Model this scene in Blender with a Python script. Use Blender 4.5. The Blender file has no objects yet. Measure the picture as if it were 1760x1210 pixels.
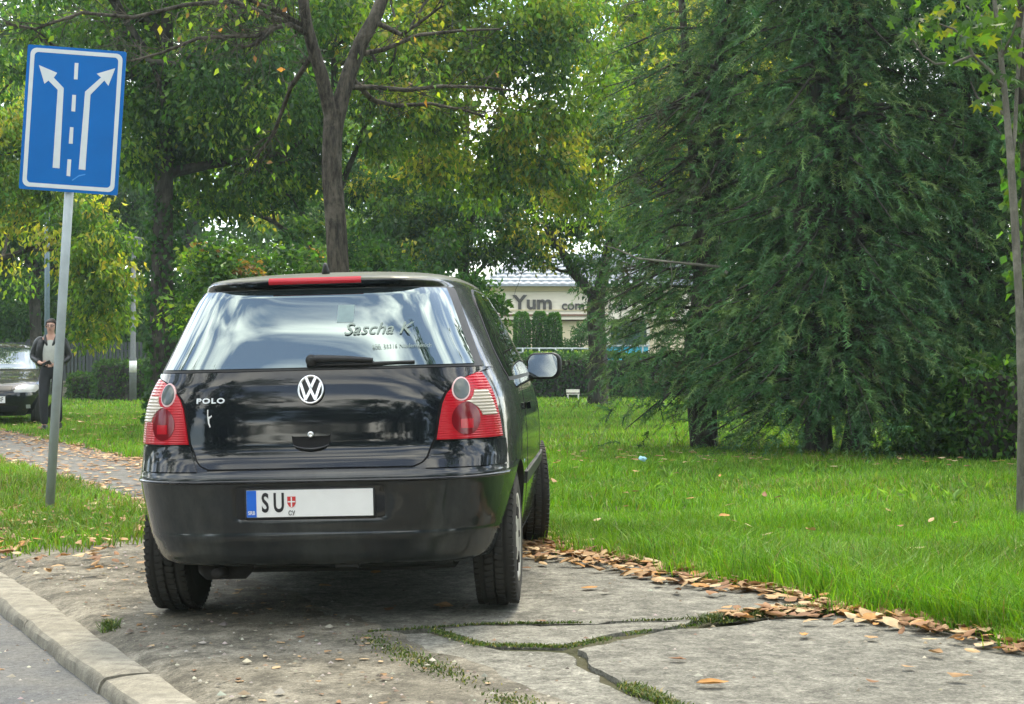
import bpy, bmesh, math, random
import numpy as np
from mathutils import Vector, Matrix

R = math.radians
random.seed(7)
rng = np.random.default_rng(11)
scene = bpy.context.scene
C = scene.collection

# ---------------------------------------------------------------- camera
F, U0, HV, CH = 2825.0, 880.0, 625.0, 1.05        # focal length (px of the 1760 px photo), centre, horizon row, eye height
cam_d = bpy.data.cameras.new('camera')
cam = bpy.data.objects.new('camera', cam_d); C.objects.link(cam)
cam_d.sensor_width = 36.0
cam_d.lens = 36.0 * F / 1760.0
cam_d.shift_y = (HV - 605.0) / 1760.0
cam_d.clip_start = 0.05; cam_d.clip_end = 2000
cam.location = (0, 0, CH); cam.rotation_euler = (R(90), 0, 0)
scene.camera = cam

# ---------------------------------------------------------------- sky, sun, exposure
SUN_EL, SUN_AZ = R(60), R(18)                    # azimuth measured from +Y (view direction) towards +X
world = bpy.data.worlds.new('World'); scene.world = world
world.use_nodes = True
nt = world.node_tree; nt.nodes.clear()
def wn(t, **k):
    n = nt.nodes.new(t)
    for a, b in k.items(): setattr(n, a, b)
    return n
sky = wn('ShaderNodeTexSky', sky_type='NISHITA', sun_disc=False)
sky.sun_elevation = SUN_EL; sky.sun_rotation = SUN_AZ
sky.air_density = 1.0; sky.dust_density = 1.2; sky.ozone_density = 1.0
tc = wn('ShaderNodeTexCoord')
mp = wn('ShaderNodeMapping'); mp.inputs['Scale'].default_value = (1.0, 1.0, 3.4); mp.inputs['Rotation'].default_value = (R(7), R(-5), R(20))
nt.links.new(tc.outputs['Generated'], mp.inputs['Vector'])
no = wn('ShaderNodeTexNoise'); no.inputs['Scale'].default_value = 3.6; no.inputs['Detail'].default_value = 6; no.inputs['Roughness'].default_value = 0.48; no.inputs['Distortion'].default_value = 0.5
nt.links.new(mp.outputs[0], no.inputs['Vector'])
cr = wn('ShaderNodeValToRGB'); cr.color_ramp.elements[0].position = 0.43; cr.color_ramp.elements[1].position = 0.74
cr.color_ramp.elements[0].color = (0.06, 0.06, 0.06, 1); cr.color_ramp.elements[1].color = (1, 1, 1, 1)
nt.links.new(no.outputs['Fac'], cr.inputs['Fac'])
mix = wn('ShaderNodeMixRGB'); nt.links.new(cr.outputs[0], mix.inputs['Fac']); nt.links.new(sky.outputs[0], mix.inputs['Color1'])
mix.inputs['Color2'].default_value = (15.0, 14.5, 12.4, 1)
bg = wn('ShaderNodeBackground'); bg.inputs['Strength'].default_value = 0.15
nt.links.new(mix.outputs[0], bg.inputs['Color'])
wo = wn('ShaderNodeOutputWorld'); nt.links.new(bg.outputs[0], wo.inputs['Surface'])

sun_d = bpy.data.lights.new('sun', 'SUN'); sun_d.energy = 1.5; sun_d.angle = R(12); sun_d.color = (1, .88, .66)
sun = bpy.data.objects.new('sun', sun_d); C.objects.link(sun)
sdir = Vector((math.sin(SUN_AZ) * math.cos(SUN_EL), math.cos(SUN_AZ) * math.cos(SUN_EL), math.sin(SUN_EL)))
sun.rotation_euler = sdir.to_track_quat('Z', 'Y').to_euler(); sun.location = (0, 0, 30)

vs = scene.view_settings
vs.view_transform = 'Standard'; vs.look = 'None'; vs.gamma = 1.0; vs.use_curve_mapping = False
vs.exposure = 1.6
scene.cycles.use_denoising = True
scene.cycles.max_bounces = 6; scene.cycles.transparent_max_bounces = 4
scene.cycles.diffuse_bounces = 3; scene.cycles.glossy_bounces = 3; scene.cycles.transmission_bounces = 4

# ---------------------------------------------------------------- helpers
def at(u, v, d):
    """a point of the place at depth d (m) that the camera sees at photo pixel (u, v)"""
    return Vector(((u - U0) / F * d, d, CH + (HV - v) / F * d))

def tag(o, label=None, cat=None, group=None, kind=None):
    if label: o['label'] = label
    if cat: o['category'] = cat
    if group: o['group'] = group
    if kind: o['kind'] = kind
    return o

def empty(name, loc=(0, 0, 0), rot=(0, 0, 0)):
    o = bpy.data.objects.new(name, None); C.objects.link(o)
    o.empty_display_size = .2
    o.location = loc; o.rotation_euler = rot
    return o

def link(name, me, mat=None, parent=None):
    o = bpy.data.objects.new(name, me); C.objects.link(o)
    if mat is not None and not me.materials:
        me.materials.append(mat)
    if parent is not None: o.parent = parent
    return o

def mesh(verts, faces, smooth=True, cols=None):
    me = bpy.data.meshes.new('m')
    me.from_pydata([tuple(map(float, v)) for v in verts], [], [tuple(int(i) for i in f) for f in faces])
    if smooth: me.polygons.foreach_set('use_smooth', [True] * len(me.polygons))
    me.update()
    return me

def big_mesh(V, Fc, smooth=False, cols=None):
    """numpy mesh; Fc is an (n,3) or (n,4) int array; cols an (nv,3) linear colour array"""
    V = np.asarray(V, np.float32); Fc = np.asarray(Fc, np.int32)
    me = bpy.data.meshes.new('m')
    n, k = Fc.shape
    me.vertices.add(len(V)); me.vertices.foreach_set('co', V.ravel())
    me.loops.add(n * k); me.loops.foreach_set('vertex_index', Fc.ravel())
    me.polygons.add(n); me.polygons.foreach_set('loop_start', np.arange(0, n * k, k, dtype=np.int32))
    if smooth: me.polygons.foreach_set('use_smooth', np.ones(n, bool))
    me.update(calc_edges=True)
    if cols is not None:
        a = me.attributes.new('Col', 'FLOAT_COLOR', 'POINT')
        c4 = np.ones((len(V), 4), np.float32); c4[:, :3] = cols
        a.data.foreach_set('color', c4.ravel())
    return me

class B:
    """collects boxes, tubes and lathes into one bmesh"""
    def __init__(s): s.bm = bmesh.new()
    def box(s, c, size, rot=None, bevel=0, seg=2):
        m = Matrix.Translation(c) @ (rot.to_4x4() if rot is not None else Matrix.Identity(4)) @ Matrix.Diagonal((*size, 1))
        r = bmesh.ops.create_cube(s.bm, size=1, matrix=m)
        if bevel:
            es = list({e for v in r['verts'] for e in v.link_edges})
            bmesh.ops.bevel(s.bm, geom=es, offset=bevel, segments=seg, affect='EDGES', profile=.5)
        return s
    def tube(s, pts, rad, n=8, caps=True):
        pts = [Vector(p) for p in pts]
        if not hasattr(rad, '__len__'): rad = [rad] * len(pts)
        rings = []
        up = None
        for i, p in enumerate(pts):
            t = (pts[min(i + 1, len(pts) - 1)] - pts[max(i - 1, 0)])
            t = t.normalized() if t.length > 1e-9 else Vector((0, 0, 1))
            if up is None:
                up = t.orthogonal().normalized()
            up = (up - t * up.dot(t))
            up = up.normalized() if up.length > 1e-6 else t.orthogonal().normalized()
            w = t.cross(up)
            rings.append([s.bm.verts.new(p + (up * math.cos(a) + w * math.sin(a)) * rad[i]) for a in [2 * math.pi * k / n for k in range(n)]])
        for a, b in zip(rings, rings[1:]):
            for k in range(n):
                s.bm.faces.new((a[k], a[(k + 1) % n], b[(k + 1) % n], b[k]))
        if caps:
            s.bm.faces.new(rings[0][::-1]); s.bm.faces.new(rings[-1])
        return s
    def lathe(s, prof, n=48, M=None, closed=False):
        """prof: (axis position, radius) pairs turned about local X"""
        M = M or Matrix.Identity(4)
        rings = []
        for a, r in prof:
            rings.append([s.bm.verts.new(M @ Vector((a, r * math.cos(t), r * math.sin(t)))) for t in [2 * math.pi * k / n for k in range(n)]])
        prs = list(zip(rings, rings[1:])) + ([(rings[-1], rings[0])] if closed else [])
        for a, b in prs:
            for k in range(n):
                s.bm.faces.new((a[k], b[k], b[(k + 1) % n], a[(k + 1) % n]))
        if not closed:
            for ring, fl in ((rings[0], 0), (rings[-1], 1)):
                try: s.bm.faces.new(ring if fl else ring[::-1])
                except ValueError: pass
        return s
    def prism(s, poly, M, depth):
        """polygon (x, z) in M's XZ plane, pushed from y=0 to y=-depth"""
        a = [s.bm.verts.new(M @ Vector((x, 0, z))) for x, z in poly]
        b = [s.bm.verts.new(M @ Vector((x, -depth, z))) for x, z in poly]
        n = len(poly)
        s.bm.faces.new(a); s.bm.faces.new(b[::-1])
        for k in range(n): s.bm.faces.new((a[k], b[k], b[(k + 1) % n], a[(k + 1) % n]))
        return s
    def mesh(s, smooth=False):
        bmesh.ops.recalc_face_normals(s.bm, faces=s.bm.faces[:])
        me = bpy.data.meshes.new('m'); s.bm.to_mesh(me); s.bm.free()
        if smooth: me.polygons.foreach_set('use_smooth', [True] * len(me.polygons))
        return me
    def obj(s, name, mat, parent=None, smooth=False):
        return link(name, s.mesh(smooth), mat, parent)

def text_mesh(txt, size, depth=.002, shear=0, bold=0, spacing=1.0):
    cu = bpy.data.curves.new('t', 'FONT'); cu.body = txt; cu.size = size; cu.extrude = depth; cu.shear = shear
    cu.offset = bold; cu.align_x = 'CENTER'; cu.align_y = 'CENTER'; cu.space_character = spacing; cu.resolution_u = 4
    o = bpy.data.objects.new('t', cu); C.objects.link(o)
    bpy.context.view_layer.update()
    dg = bpy.context.evaluated_depsgraph_get()
    me = bpy.data.meshes.new_from_object(o.evaluated_get(dg))
    bpy.data.objects.remove(o); bpy.data.curves.remove(cu)
    return me

def pchip(xs, ys):
    xs = np.array(xs, float); ys = np.array(ys, float)
    h = np.diff(xs); d = np.diff(ys) / h
    m = np.zeros_like(xs); m[0], m[-1] = d[0], d[-1]
    for i in range(1, len(xs) - 1):
        if d[i - 1] * d[i] > 0:
            w1, w2 = 2 * h[i] + h[i - 1], h[i] + 2 * h[i - 1]
            m[i] = (w1 + w2) / (w1 / d[i - 1] + w2 / d[i])
    def f(x):
        x = np.clip(np.asarray(x, float), xs[0], xs[-1])
        i = np.clip(np.searchsorted(xs, x) - 1, 0, len(xs) - 2)
        t = (x - xs[i]) / h[i]
        return ((1 + 2 * t) * (1 - t) ** 2 * ys[i] + t * (1 - t) ** 2 * h[i] * m[i] + t * t * (3 - 2 * t) * ys[i + 1] + t * t * (t - 1) * h[i] * m[i + 1])
    return f

# ---------------------------------------------------------------- materials
def new_mat(name):
    m = bpy.data.materials.new(name); m.use_nodes = True
    return m, m.node_tree, m.node_tree.nodes['Principled BSDF']

def setp(b, **k):
    for a, v in k.items():
        i = b.inputs[{'base': 'Base Color', 'rough': 'Roughness', 'metal': 'Metallic', 'coat': 'Coat Weight', 'coatr': 'Coat Roughness', 'ior': 'IOR', 'spec': 'Specular IOR Level', 'emit': 'Emission Strength', 'emitc': 'Emission Color', 'trans': 'Transmission Weight', 'alpha': 'Alpha'}[a]]
        i.default_value = (*v, 1) if isinstance(v, tuple) and len(v) == 3 else v

def plain(name, base, rough=.6, var=.12, scale=18, bump=0, bscale=60, **k):
    """one colour with a little mottling"""
    m, t, b = new_mat(name)
    setp(b, rough=rough, **k)
    N = t.nodes; L = t.links
    co = N.new('ShaderNodeTexCoord')
    n = N.new('ShaderNodeTexNoise'); n.inputs['Scale'].default_value = scale; n.inputs['Detail'].default_value = 5
    L.new(co.outputs['Object'], n.inputs['Vector'])
    r = N.new('ShaderNodeValToRGB')
    r.color_ramp.elements[0].position = .3; r.color_ramp.elements[1].position = .7
    r.color_ramp.elements[0].color = (*[c * (1 - var) for c in base], 1)
    r.color_ramp.elements[1].color = (*[min(1, c * (1 + var)) for c in base], 1)
    L.new(n.outputs['Fac'], r.inputs['Fac']); L.new(r.outputs[0], b.inputs['Base Color'])
    if bump:
        n2 = N.new('ShaderNodeTexNoise'); n2.inputs['Scale'].default_value = bscale; n2.inputs['Detail'].default_value = 6
        L.new(co.outputs['Object'], n2.inputs['Vector'])
        bp = N.new('ShaderNodeBump'); bp.inputs['Strength'].default_value = bump; bp.inputs['Distance'].default_value = .01
        L.new(n2.outputs['Fac'], bp.inputs['Height']); L.new(bp.outputs[0], b.inputs['Normal'])
    return m

def ground_mat(name, cols, scales, rough=.95, bump=.5, bscale=40, bdist=.02, spots=None, grain=0, gscale=150, tintvar=0):
    """cols: list of 3 colours blended by two noises at the given scales (per metre, object space); spots: (colour, scale, width)"""
    m, t, b = new_mat(name)
    setp(b, rough=rough, spec=.25)
    N = t.nodes; L = t.links
    co = N.new('ShaderNodeTexCoord')
    def noise(s, det=6, ro=.6):
        n = N.new('ShaderNodeTexNoise'); n.inputs['Scale'].default_value = s; n.inputs['Detail'].default_value = det; n.inputs['Roughness'].default_value = ro
        L.new(co.outputs['Object'], n.inputs['Vector']); return n
    prev = None
    for i, (c, s) in enumerate(zip(cols[1:], scales)):
        n = noise(s)
        rp = N.new('ShaderNodeValToRGB'); rp.color_ramp.elements[0].position = .40; rp.color_ramp.elements[1].position = .62
        L.new(n.outputs['Fac'], rp.inputs['Fac'])
        mxn = N.new('ShaderNodeMixRGB'); L.new(rp.outputs[0], mxn.inputs['Fac'])
        if prev is None: mxn.inputs['Color1'].default_value = (*cols[0], 1)
        else: L.new(prev.outputs[0], mxn.inputs['Color1'])
        mxn.inputs['Color2'].default_value = (*c, 1)
        prev = mxn
    if spots:
        for c, s, wd in spots:
            v = N.new('ShaderNodeTexVoronoi'); v.inputs['Scale'].default_value = s
            L.new(co.outputs['Object'], v.inputs['Vector'])
            rp = N.new('ShaderNodeValToRGB'); rp.color_ramp.elements[0].position = wd * .6; rp.color_ramp.elements[1].position = wd
            rp.color_ramp.elements[0].color = (1, 1, 1, 1); rp.color_ramp.elements[1].color = (0, 0, 0, 1)
            L.new(v.outputs['Distance'], rp.inputs['Fac'])
            mxn = N.new('ShaderNodeMixRGB'); L.new(rp.outputs[0], mxn.inputs['Fac']); L.new(prev.outputs[0], mxn.inputs['Color1'])
            mxn.inputs['Color2'].default_value = (*c, 1); prev = mxn
    if grain:
        for gs in (gscale, gscale * .28):
            n = noise(gs, 4, .7); mr = N.new('ShaderNodeMapRange'); mr.inputs['From Min'].default_value = .3; mr.inputs['From Max'].default_value = .7
            mr.inputs['To Min'].default_value = 1 - grain; mr.inputs['To Max'].default_value = 1 + grain; L.new(n.outputs['Fac'], mr.inputs['Value'])
            mm = N.new('ShaderNodeVectorMath'); mm.operation = 'SCALE'; L.new(prev.outputs[0], mm.inputs[0]); L.new(mr.outputs[0], mm.inputs['Scale']); prev = mm
    if tintvar:      # pieces differ a little from one another
        oi = N.new('ShaderNodeObjectInfo'); mr = N.new('ShaderNodeMapRange'); mr.inputs['To Min'].default_value = 1 - tintvar; mr.inputs['To Max'].default_value = 1 + tintvar
        L.new(oi.outputs['Random'], mr.inputs['Value']); mm = N.new('ShaderNodeVectorMath'); mm.operation = 'SCALE'
        L.new(prev.outputs[0], mm.inputs[0]); L.new(mr.outputs[0], mm.inputs['Scale']); prev = mm
    L.new(prev.outputs[0], b.inputs['Base Color'])
    n1 = noise(bscale, 8, .65)
    bp = N.new('ShaderNodeBump'); bp.inputs['Strength'].default_value = bump; bp.inputs['Distance'].default_value = bdist
    L.new(n1.outputs['Fac'], bp.inputs['Height']); L.new(bp.outputs[0], b.inputs['Normal'])
    return m

def leaf_mat(name, trans=.45, rough=.45, tint=(1, 1, 1), tr_tint=(1.35, 1.45, .5)):
    """colour comes from the per-leaf Col attribute; some light passes through the blade"""
    m = bpy.data.materials.new(name); m.use_nodes = True
    t = m.node_tree; t.nodes.clear(); N = t.nodes; L = t.links
    a = N.new('ShaderNodeAttribute'); a.attribute_name = 'Col'
    p = N.new('ShaderNodeBsdfPrincipled'); setp(p, rough=rough, spec=.3)
    tr = N.new('ShaderNodeBsdfTranslucent')
    m1 = N.new('ShaderNodeMixRGB'); m1.blend_type = 'MULTIPLY'; m1.inputs['Fac'].default_value = 1; m1.inputs['Color2'].default_value = (*tint, 1)
    m2 = N.new('ShaderNodeMixRGB'); m2.blend_type = 'MULTIPLY'; m2.inputs['Fac'].default_value = 1; m2.inputs['Color2'].default_value = (*tr_tint, 1)
    L.new(a.outputs['Color'], m1.inputs['Color1']); L.new(a.outputs['Color'], m2.inputs['Color1'])
    L.new(m1.outputs[0], p.inputs['Base Color']); L.new(m2.outputs[0], tr.inputs['Color'])
    mxs = N.new('ShaderNodeMixShader'); mxs.inputs['Fac'].default_value = trans
    L.new(p.outputs[0], mxs.inputs[1]); L.new(tr.outputs[0], mxs.inputs[2])
    o = N.new('ShaderNodeOutputMaterial'); L.new(mxs.outputs[0], o.inputs['Surface'])
    return m

def bark_mat(name, c1, c2, scale=14):
    m, t, b = new_mat(name); setp(b, rough=.9, spec=.2)
    N = t.nodes; L = t.links
    co = N.new('ShaderNodeTexCoord'); mpn = N.new('ShaderNodeMapping'); mpn.inputs['Scale'].default_value = (1, 1, .22)
    L.new(co.outputs['Object'], mpn.inputs['Vector'])
    n = N.new('ShaderNodeTexNoise'); n.inputs['Scale'].default_value = scale; n.inputs['Detail'].default_value = 8; n.inputs['Roughness'].default_value = .7
    L.new(mpn.outputs[0], n.inputs['Vector'])
    r = N.new('ShaderNodeValToRGB'); r.color_ramp.elements[0].position = .38; r.color_ramp.elements[1].position = .62
    r.color_ramp.elements[0].color = (*c1, 1); r.color_ramp.elements[1].color = (*c2, 1)
    L.new(n.outputs['Fac'], r.inputs['Fac'])
    n3 = N.new('ShaderNodeTexNoise'); n3.inputs['Scale'].default_value = 3.2; n3.inputs['Detail'].default_value = 6; n3.inputs['Roughness'].default_value = .7
    L.new(co.outputs['Object'], n3.inputs['Vector'])
    r3 = N.new('ShaderNodeValToRGB'); r3.color_ramp.elements[0].position = .5; r3.color_ramp.elements[1].position = .68
    r3.color_ramp.elements[0].color = (0, 0, 0, 1); r3.color_ramp.elements[1].color = (.7, .7, .7, 1); L.new(n3.outputs['Fac'], r3.inputs['Fac'])
    mxl = N.new('ShaderNodeMixRGB'); L.new(r3.outputs[0], mxl.inputs['Fac']); L.new(r.outputs[0], mxl.inputs['Color1']); mxl.inputs['Color2'].default_value = (*[c * 1.9 for c in c2], 1)
    L.new(mxl.outputs[0], b.inputs['Base Color'])
    bp = N.new('ShaderNodeBump'); bp.inputs['Strength'].default_value = 1.0; bp.inputs['Distance'].default_value = .05
    L.new(n.outputs['Fac'], bp.inputs['Height']); L.new(bp.outputs[0], b.inputs['Normal'])
    return m
# ================================================================ the setting
# street frame: s runs across (from the road to the lawn), t runs along the street
PX, PY = -0.446, 0.895
def st(s, t):
    return (0.895 * s + PX * t, 0.446 * s + PY * t)
def to_st(x, y):
    return (0.895 * x + 0.446 * y, PX * x + PY * y)
zprof = pchip([-8, 1.30, 1.31, 1.56, 1.6, 2.0, 3.2, 4.48, 6, 60], [-.14, -.150, -.150, -.075, -.062, -.043, -.010, 0, 0, 0])
def hsh(x, y, f, seed=0.0):
    return np.sin(x * f + 1.7 * np.sin(y * f * .7 + seed)) * np.cos(y * f * 1.13 + 1.3 * np.sin(x * f * .8 + seed * 2))
def gz(x, y):
    s = 0.895 * np.asarray(x, float) + 0.446 * np.asarray(y, float)
    return zprof(s)

M_road = ground_mat('asphalt_road', [(.09, .095, .10), (.12, .122, .12), (.15, .145, .128)], [3.0, .7], bump=.6, bscale=110, bdist=.008, spots=[((.2, .19, .17), 46, .13)], grain=0.3)
M_dirt = ground_mat('packed_dirt', [(.155, .143, .112), (.25, .232, .185), (.095, .088, .069)], [1.8, 7], bump=.9, bscale=75, bdist=.012, spots=[((.26, .245, .20), 38, .13), ((.06, .056, .045), 21, .11)], grain=0.38)
M_path = ground_mat('old_asphalt_path', [(.13, .13, .122), (.175, .17, .158), (.10, .10, .092)], [1.5, 7], bump=.6, bscale=70, bdist=.01, grain=0.3)
M_conc = ground_mat('rough_concrete', [(.178, .176, .15), (.232, .228, .194), (.135, .133, .113)], [1.3, 5.5], bump=1.0, bscale=60, bdist=.014, spots=[((.29, .28, .245), 60, .15), ((.085, .085, .075), 55, .14), ((.26, .25, .22), 90, .2)], grain=.46, gscale=70, tintvar=.14)
M_kerb = ground_mat('kerb_concrete', [(.24, .225, .18), (.29, .275, .225), (.17, .16, .13)], [4, 11], bump=.7, bscale=90, bdist=.008, spots=[((.16, .15, .13), 70, .13)], grain=0.22)
M_soil = ground_mat('lawn_soil', [(.045, .075, .018), (.06, .10, .02), (.075, .065, .035)], [3, 1.2], bump=.8, bscale=14, bdist=.05)
M_verge = ground_mat('verge_soil', [(.075, .07, .042), (.11, .095, .062), (.055, .06, .028)], [3, 1.5], bump=.8, bscale=18, bdist=.04)

def strip(name, svals, tvals, mat, dz=0.0, rough=0.0, kind='structure', seed=0., ragged=None):
    """a sheet over the street frame following the cross profile"""
    S, T = np.meshgrid(np.array(svals, float), np.array(tvals, float), indexing='ij')
    if ragged is not None:
        lo, hi = ragged
        j = .5 * hsh(T, T * 0 + seed, 3.1, seed) + .35 * hsh(T, T * 0, 9.7, seed + 2) + .2 * np.sin(T * 23.)
        S[0] += lo * j[0]; S[-1] += hi * j[-1]
    X = 0.895 * S + PX * T; Y = 0.446 * S + PY * T
    Z = zprof(S) + dz
    if rough: Z = Z + rough * (.5 * hsh(X, Y, 2.3, seed) + .3 * hsh(X, Y, 5.9, seed + 1) + .2 * hsh(X, Y, 13., seed + 3))
    ns, n_t = S.shape
    idx = np.arange(ns * n_t).reshape(ns, n_t)
    q = np.stack([idx[:-1, :-1], idx[1:, :-1], idx[1:, 1:], idx[:-1, 1:]], -1).reshape(-1, 4)
    me = big_mesh(np.stack([X, Y, Z], -1).reshape(-1, 3), q, smooth=True)
    o = link(name, me, mat)
    tag(o, kind=kind)
    return o

# one sheet to the horizon, well below everything else
g = link('ground', mesh([(-600, -400, -.32), (600, -400, -.32), (600, 900, -.32), (-600, 900, -.32)], [(0, 1, 2, 3)]), M_soil); tag(g, kind='structure')
road = strip('road', np.linspace(-8.5, 1.34, 30), np.linspace(-40, 160, 240), M_road, rough=.004)
verge = strip('verge', np.linspace(1.5, 3.2, 22), np.concatenate([np.linspace(9.2, 30, 160), np.linspace(31, 160, 90)]), M_verge, dz=-.024, rough=.012, seed=2)
dirt = strip('dirt_parking', np.linspace(1.49, 2.52, 34), np.linspace(-6, 10.7, 270), M_dirt, dz=-.010, rough=.005, seed=4, ragged=(0, .06))
path = strip('footpath', np.linspace(2.6, 4.66, 34), np.linspace(9.98, 60, 300), M_path, dz=-.022, rough=.004, seed=1)
bed = strip('footpath_bed', np.linspace(2.3, 4.66, 20), np.linspace(-8, 10.1, 90), M_verge, dz=-.034, rough=.004, seed=3)
lawn = strip('lawn', np.concatenate([np.linspace(4.46, 12, 60), np.linspace(12.5, 90, 50)]), np.concatenate([np.linspace(-20, 30, 170), np.linspace(31, 120, 60)]), M_soil, dz=-.012, rough=.02, seed=6, ragged=(.07, 0))
far_strip = strip('far_pavement', np.linspace(1.5, 4.6, 6), np.linspace(60, 160, 30), M_path, dz=.03)

# kerb stones, each its own worn block
kerb = link('kerb', mesh([(*st(1.33, -8), -.26), (*st(1.53, -8), -.26), (*st(1.53, 60), -.26), (*st(1.33, 60), -.26)], [(0, 1, 2, 3)]), M_kerb); tag(kerb, kind='structure')
def kerb_mesh(L, seed):
    r = random.Random(seed)
    prof = [(-.108, -.20), (-.102, -.050), (-.094, -.022), (-.080, -.007), (-.02, -.001), (.05, .0), (.092, -.002), (.102, -.014), (.104, -.20)]
    nt_ = 12; V = []; Fq = []
    for i in range(nt_ + 1):
        t = -L / 2 + L * i / nt_
        e = max(0, 1 - min(i, nt_ - i) / .9)
        for k, (a, z) in enumerate(prof):
            wv = .003 * math.sin(t * 7 + k * .6 + seed) + r.uniform(-.0015, .0015)
            V.append((a + (wv if 0 < k < 8 else 0), t + r.uniform(-.004, .004) * e, z + (-.005 * e if 1 <= k <= 7 else 0) + (wv * .7 if 1 < k < 8 else 0)))
    n = len(prof)
    for i in range(nt_):
        for k in range(n - 1):
            a = i * n + k; Fq.append((a, a + n, a + n + 1, a + 1))
    Fq.append(tuple(range(n))); Fq.append(tuple(reversed(range(nt_ * n, nt_ * n + n))))
    me = mesh(V, Fq); bm = bmesh.new(); bm.from_mesh(me)
    for ed in bm.edges:
        if len(ed.link_faces) == 2 and ed.calc_face_angle(0) > .5: ed.smooth = False
    bm.to_mesh(me); bm.free(); return me
kms = [kerb_mesh(.755, i) for i in range(5)]
for m_ in kms: m_.materials.append(M_kerb)
t = 0.65
i = 0
while t < 22:
    L = .748
    x, y = st(1.42 + random.uniform(-.008, .008), t + L / 2)
    o = link('kerb_stone', kms[i % 5], None, kerb)
    o.location = (x, y, -.082 + random.uniform(-.008, .005)); o.rotation_euler = (random.uniform(-.006, .006), random.uniform(-.02, .02), R(26.5) + random.uniform(-.008, .008))
    t += L + .018; i += 1
far_kerb = strip('far_kerb', np.linspace(1.34, 1.55, 4), np.linspace(22.2, 120, 60), M_kerb, dz=.0)
for k_ in far_kerb.data.vertices: k_.co.z = -.075
far_kerb.parent = kerb

# broken concrete slabs of the footpath, each its own piece
def slab(poly, dz, seed):
    """poly in (s, t); ragged edge, gently uneven top"""
    r = random.Random(seed)
    pts = []
    for (a, b) in zip(poly, poly[1:] + poly[:1]):
        n = max(2, int(math.hypot(b[0] - a[0], b[1] - a[1]) / .07))
        for k in range(n):
            f = k / n; j = .02 if k else .006
            pts.append((a[0] + (b[0] - a[0]) * f + r.uniform(-j, j), a[1] + (b[1] - a[1]) * f + r.uniform(-j, j)))
    bm = bmesh.new()
    top = []
    for s_, t_ in pts:
        x, y = st(s_, t_)
        top.append(bm.verts.new((x, y, float(zprof(s_)) + dz)))
    f = bm.faces.new(top)
    inset = bmesh.ops.inset_region(bm, faces=[f], thickness=.018, depth=0)
    outer = list(top)
    for v in outer: v.co.z -= .012 + r.uniform(0, .008)
    ext = bmesh.ops.extrude_edge_only(bm, edges=[e for e in bm.edges if e.is_boundary])
    for v in [e for e in ext['geom'] if isinstance(e, bmesh.types.BMVert)]: v.co.z -= .07
    bmesh.ops.recalc_face_normals(bm, faces=bm.faces[:])
    me = bpy.data.meshes.new('m'); bm.to_mesh(me); bm.free()
    return me
slabs = [
    ([(2.46, 6.26), (2.92, 6.14), (3.28, 5.96), (3.75, 5.80), (4.10, 5.86), (4.50, 5.86), (4.50, 8.35), (3.4, 8.46), (2.48, 8.38)], .002),
    ([(2.72, 6.16), (2.76, 5.72), (2.98, 5.55), (3.30, 5.70), (3.60, 5.72), (3.72, 5.785), (3.27, 5.93), (2.93, 6.11)], .000),
    ([(2.40, 3.2), (2.72, 3.2), (2.73, 4.3), (2.76, 4.8), (2.84, 5.14), (2.92, 5.42), (2.74, 5.60), (2.66, 6.10), (2.44, 6.18), (2.42, 5.2)], -.004),
    ([(4.50, 3.2), (4.50, 5.60), (3.95, 5.62), (3.42, 5.60), (2.99, 5.44), (2.875, 5.12), (2.805, 4.77), (2.775, 4.2), (2.77, 3.2)], .001),
    ([(2.48, 8.43), (3.4, 8.51), (4.50, 8.40), (4.50, 10.0), (2.55, 10.05)], -.003),
    ([(2.40, 1.0), (4.50, 1.0), (4.50, 3.16), (2.40, 3.15)], -.002),
    ([(2.40, -1.4), (4.50, -1.4), (4.50, .96), (2.40, .95)], .001),
]
for k, (pl, dz) in enumerate(slabs):
    link('concrete_slab', slab(pl, dz, k), M_conc, path)
# ================================================================ cars
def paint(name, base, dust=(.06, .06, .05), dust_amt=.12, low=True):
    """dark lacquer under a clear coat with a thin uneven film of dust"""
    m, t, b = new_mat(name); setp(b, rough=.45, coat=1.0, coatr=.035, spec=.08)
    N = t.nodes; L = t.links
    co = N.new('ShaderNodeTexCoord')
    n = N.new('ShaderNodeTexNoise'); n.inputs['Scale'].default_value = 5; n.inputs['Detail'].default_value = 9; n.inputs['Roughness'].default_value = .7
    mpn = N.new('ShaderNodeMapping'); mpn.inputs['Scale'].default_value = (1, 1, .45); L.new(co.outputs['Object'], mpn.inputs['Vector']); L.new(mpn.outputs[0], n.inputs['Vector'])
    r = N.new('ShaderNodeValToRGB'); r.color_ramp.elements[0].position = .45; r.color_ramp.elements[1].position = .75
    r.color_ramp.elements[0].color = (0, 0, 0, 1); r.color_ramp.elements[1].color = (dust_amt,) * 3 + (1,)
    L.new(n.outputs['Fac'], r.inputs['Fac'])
    mxn = N.new('ShaderNodeMixRGB'); L.new(r.outputs[0], mxn.inputs['Fac'])
    mxn.inputs['Color1'].default_value = (*base, 1); mxn.inputs['Color2'].default_value = (*dust, 1)
    L.new(mxn.outputs[0], b.inputs['Base Color'])
    cr2 = N.new('ShaderNodeMapRange'); cr2.inputs['From Min'].default_value = .35; cr2.inputs['From Max'].default_value = .8
    cr2.inputs['To Min'].default_value = .02; cr2.inputs['To Max'].default_value = .10
    L.new(n.outputs['Fac'], cr2.inputs['Value']); L.new(cr2.outputs[0], b.inputs['Coat Roughness'])
    return m

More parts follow.
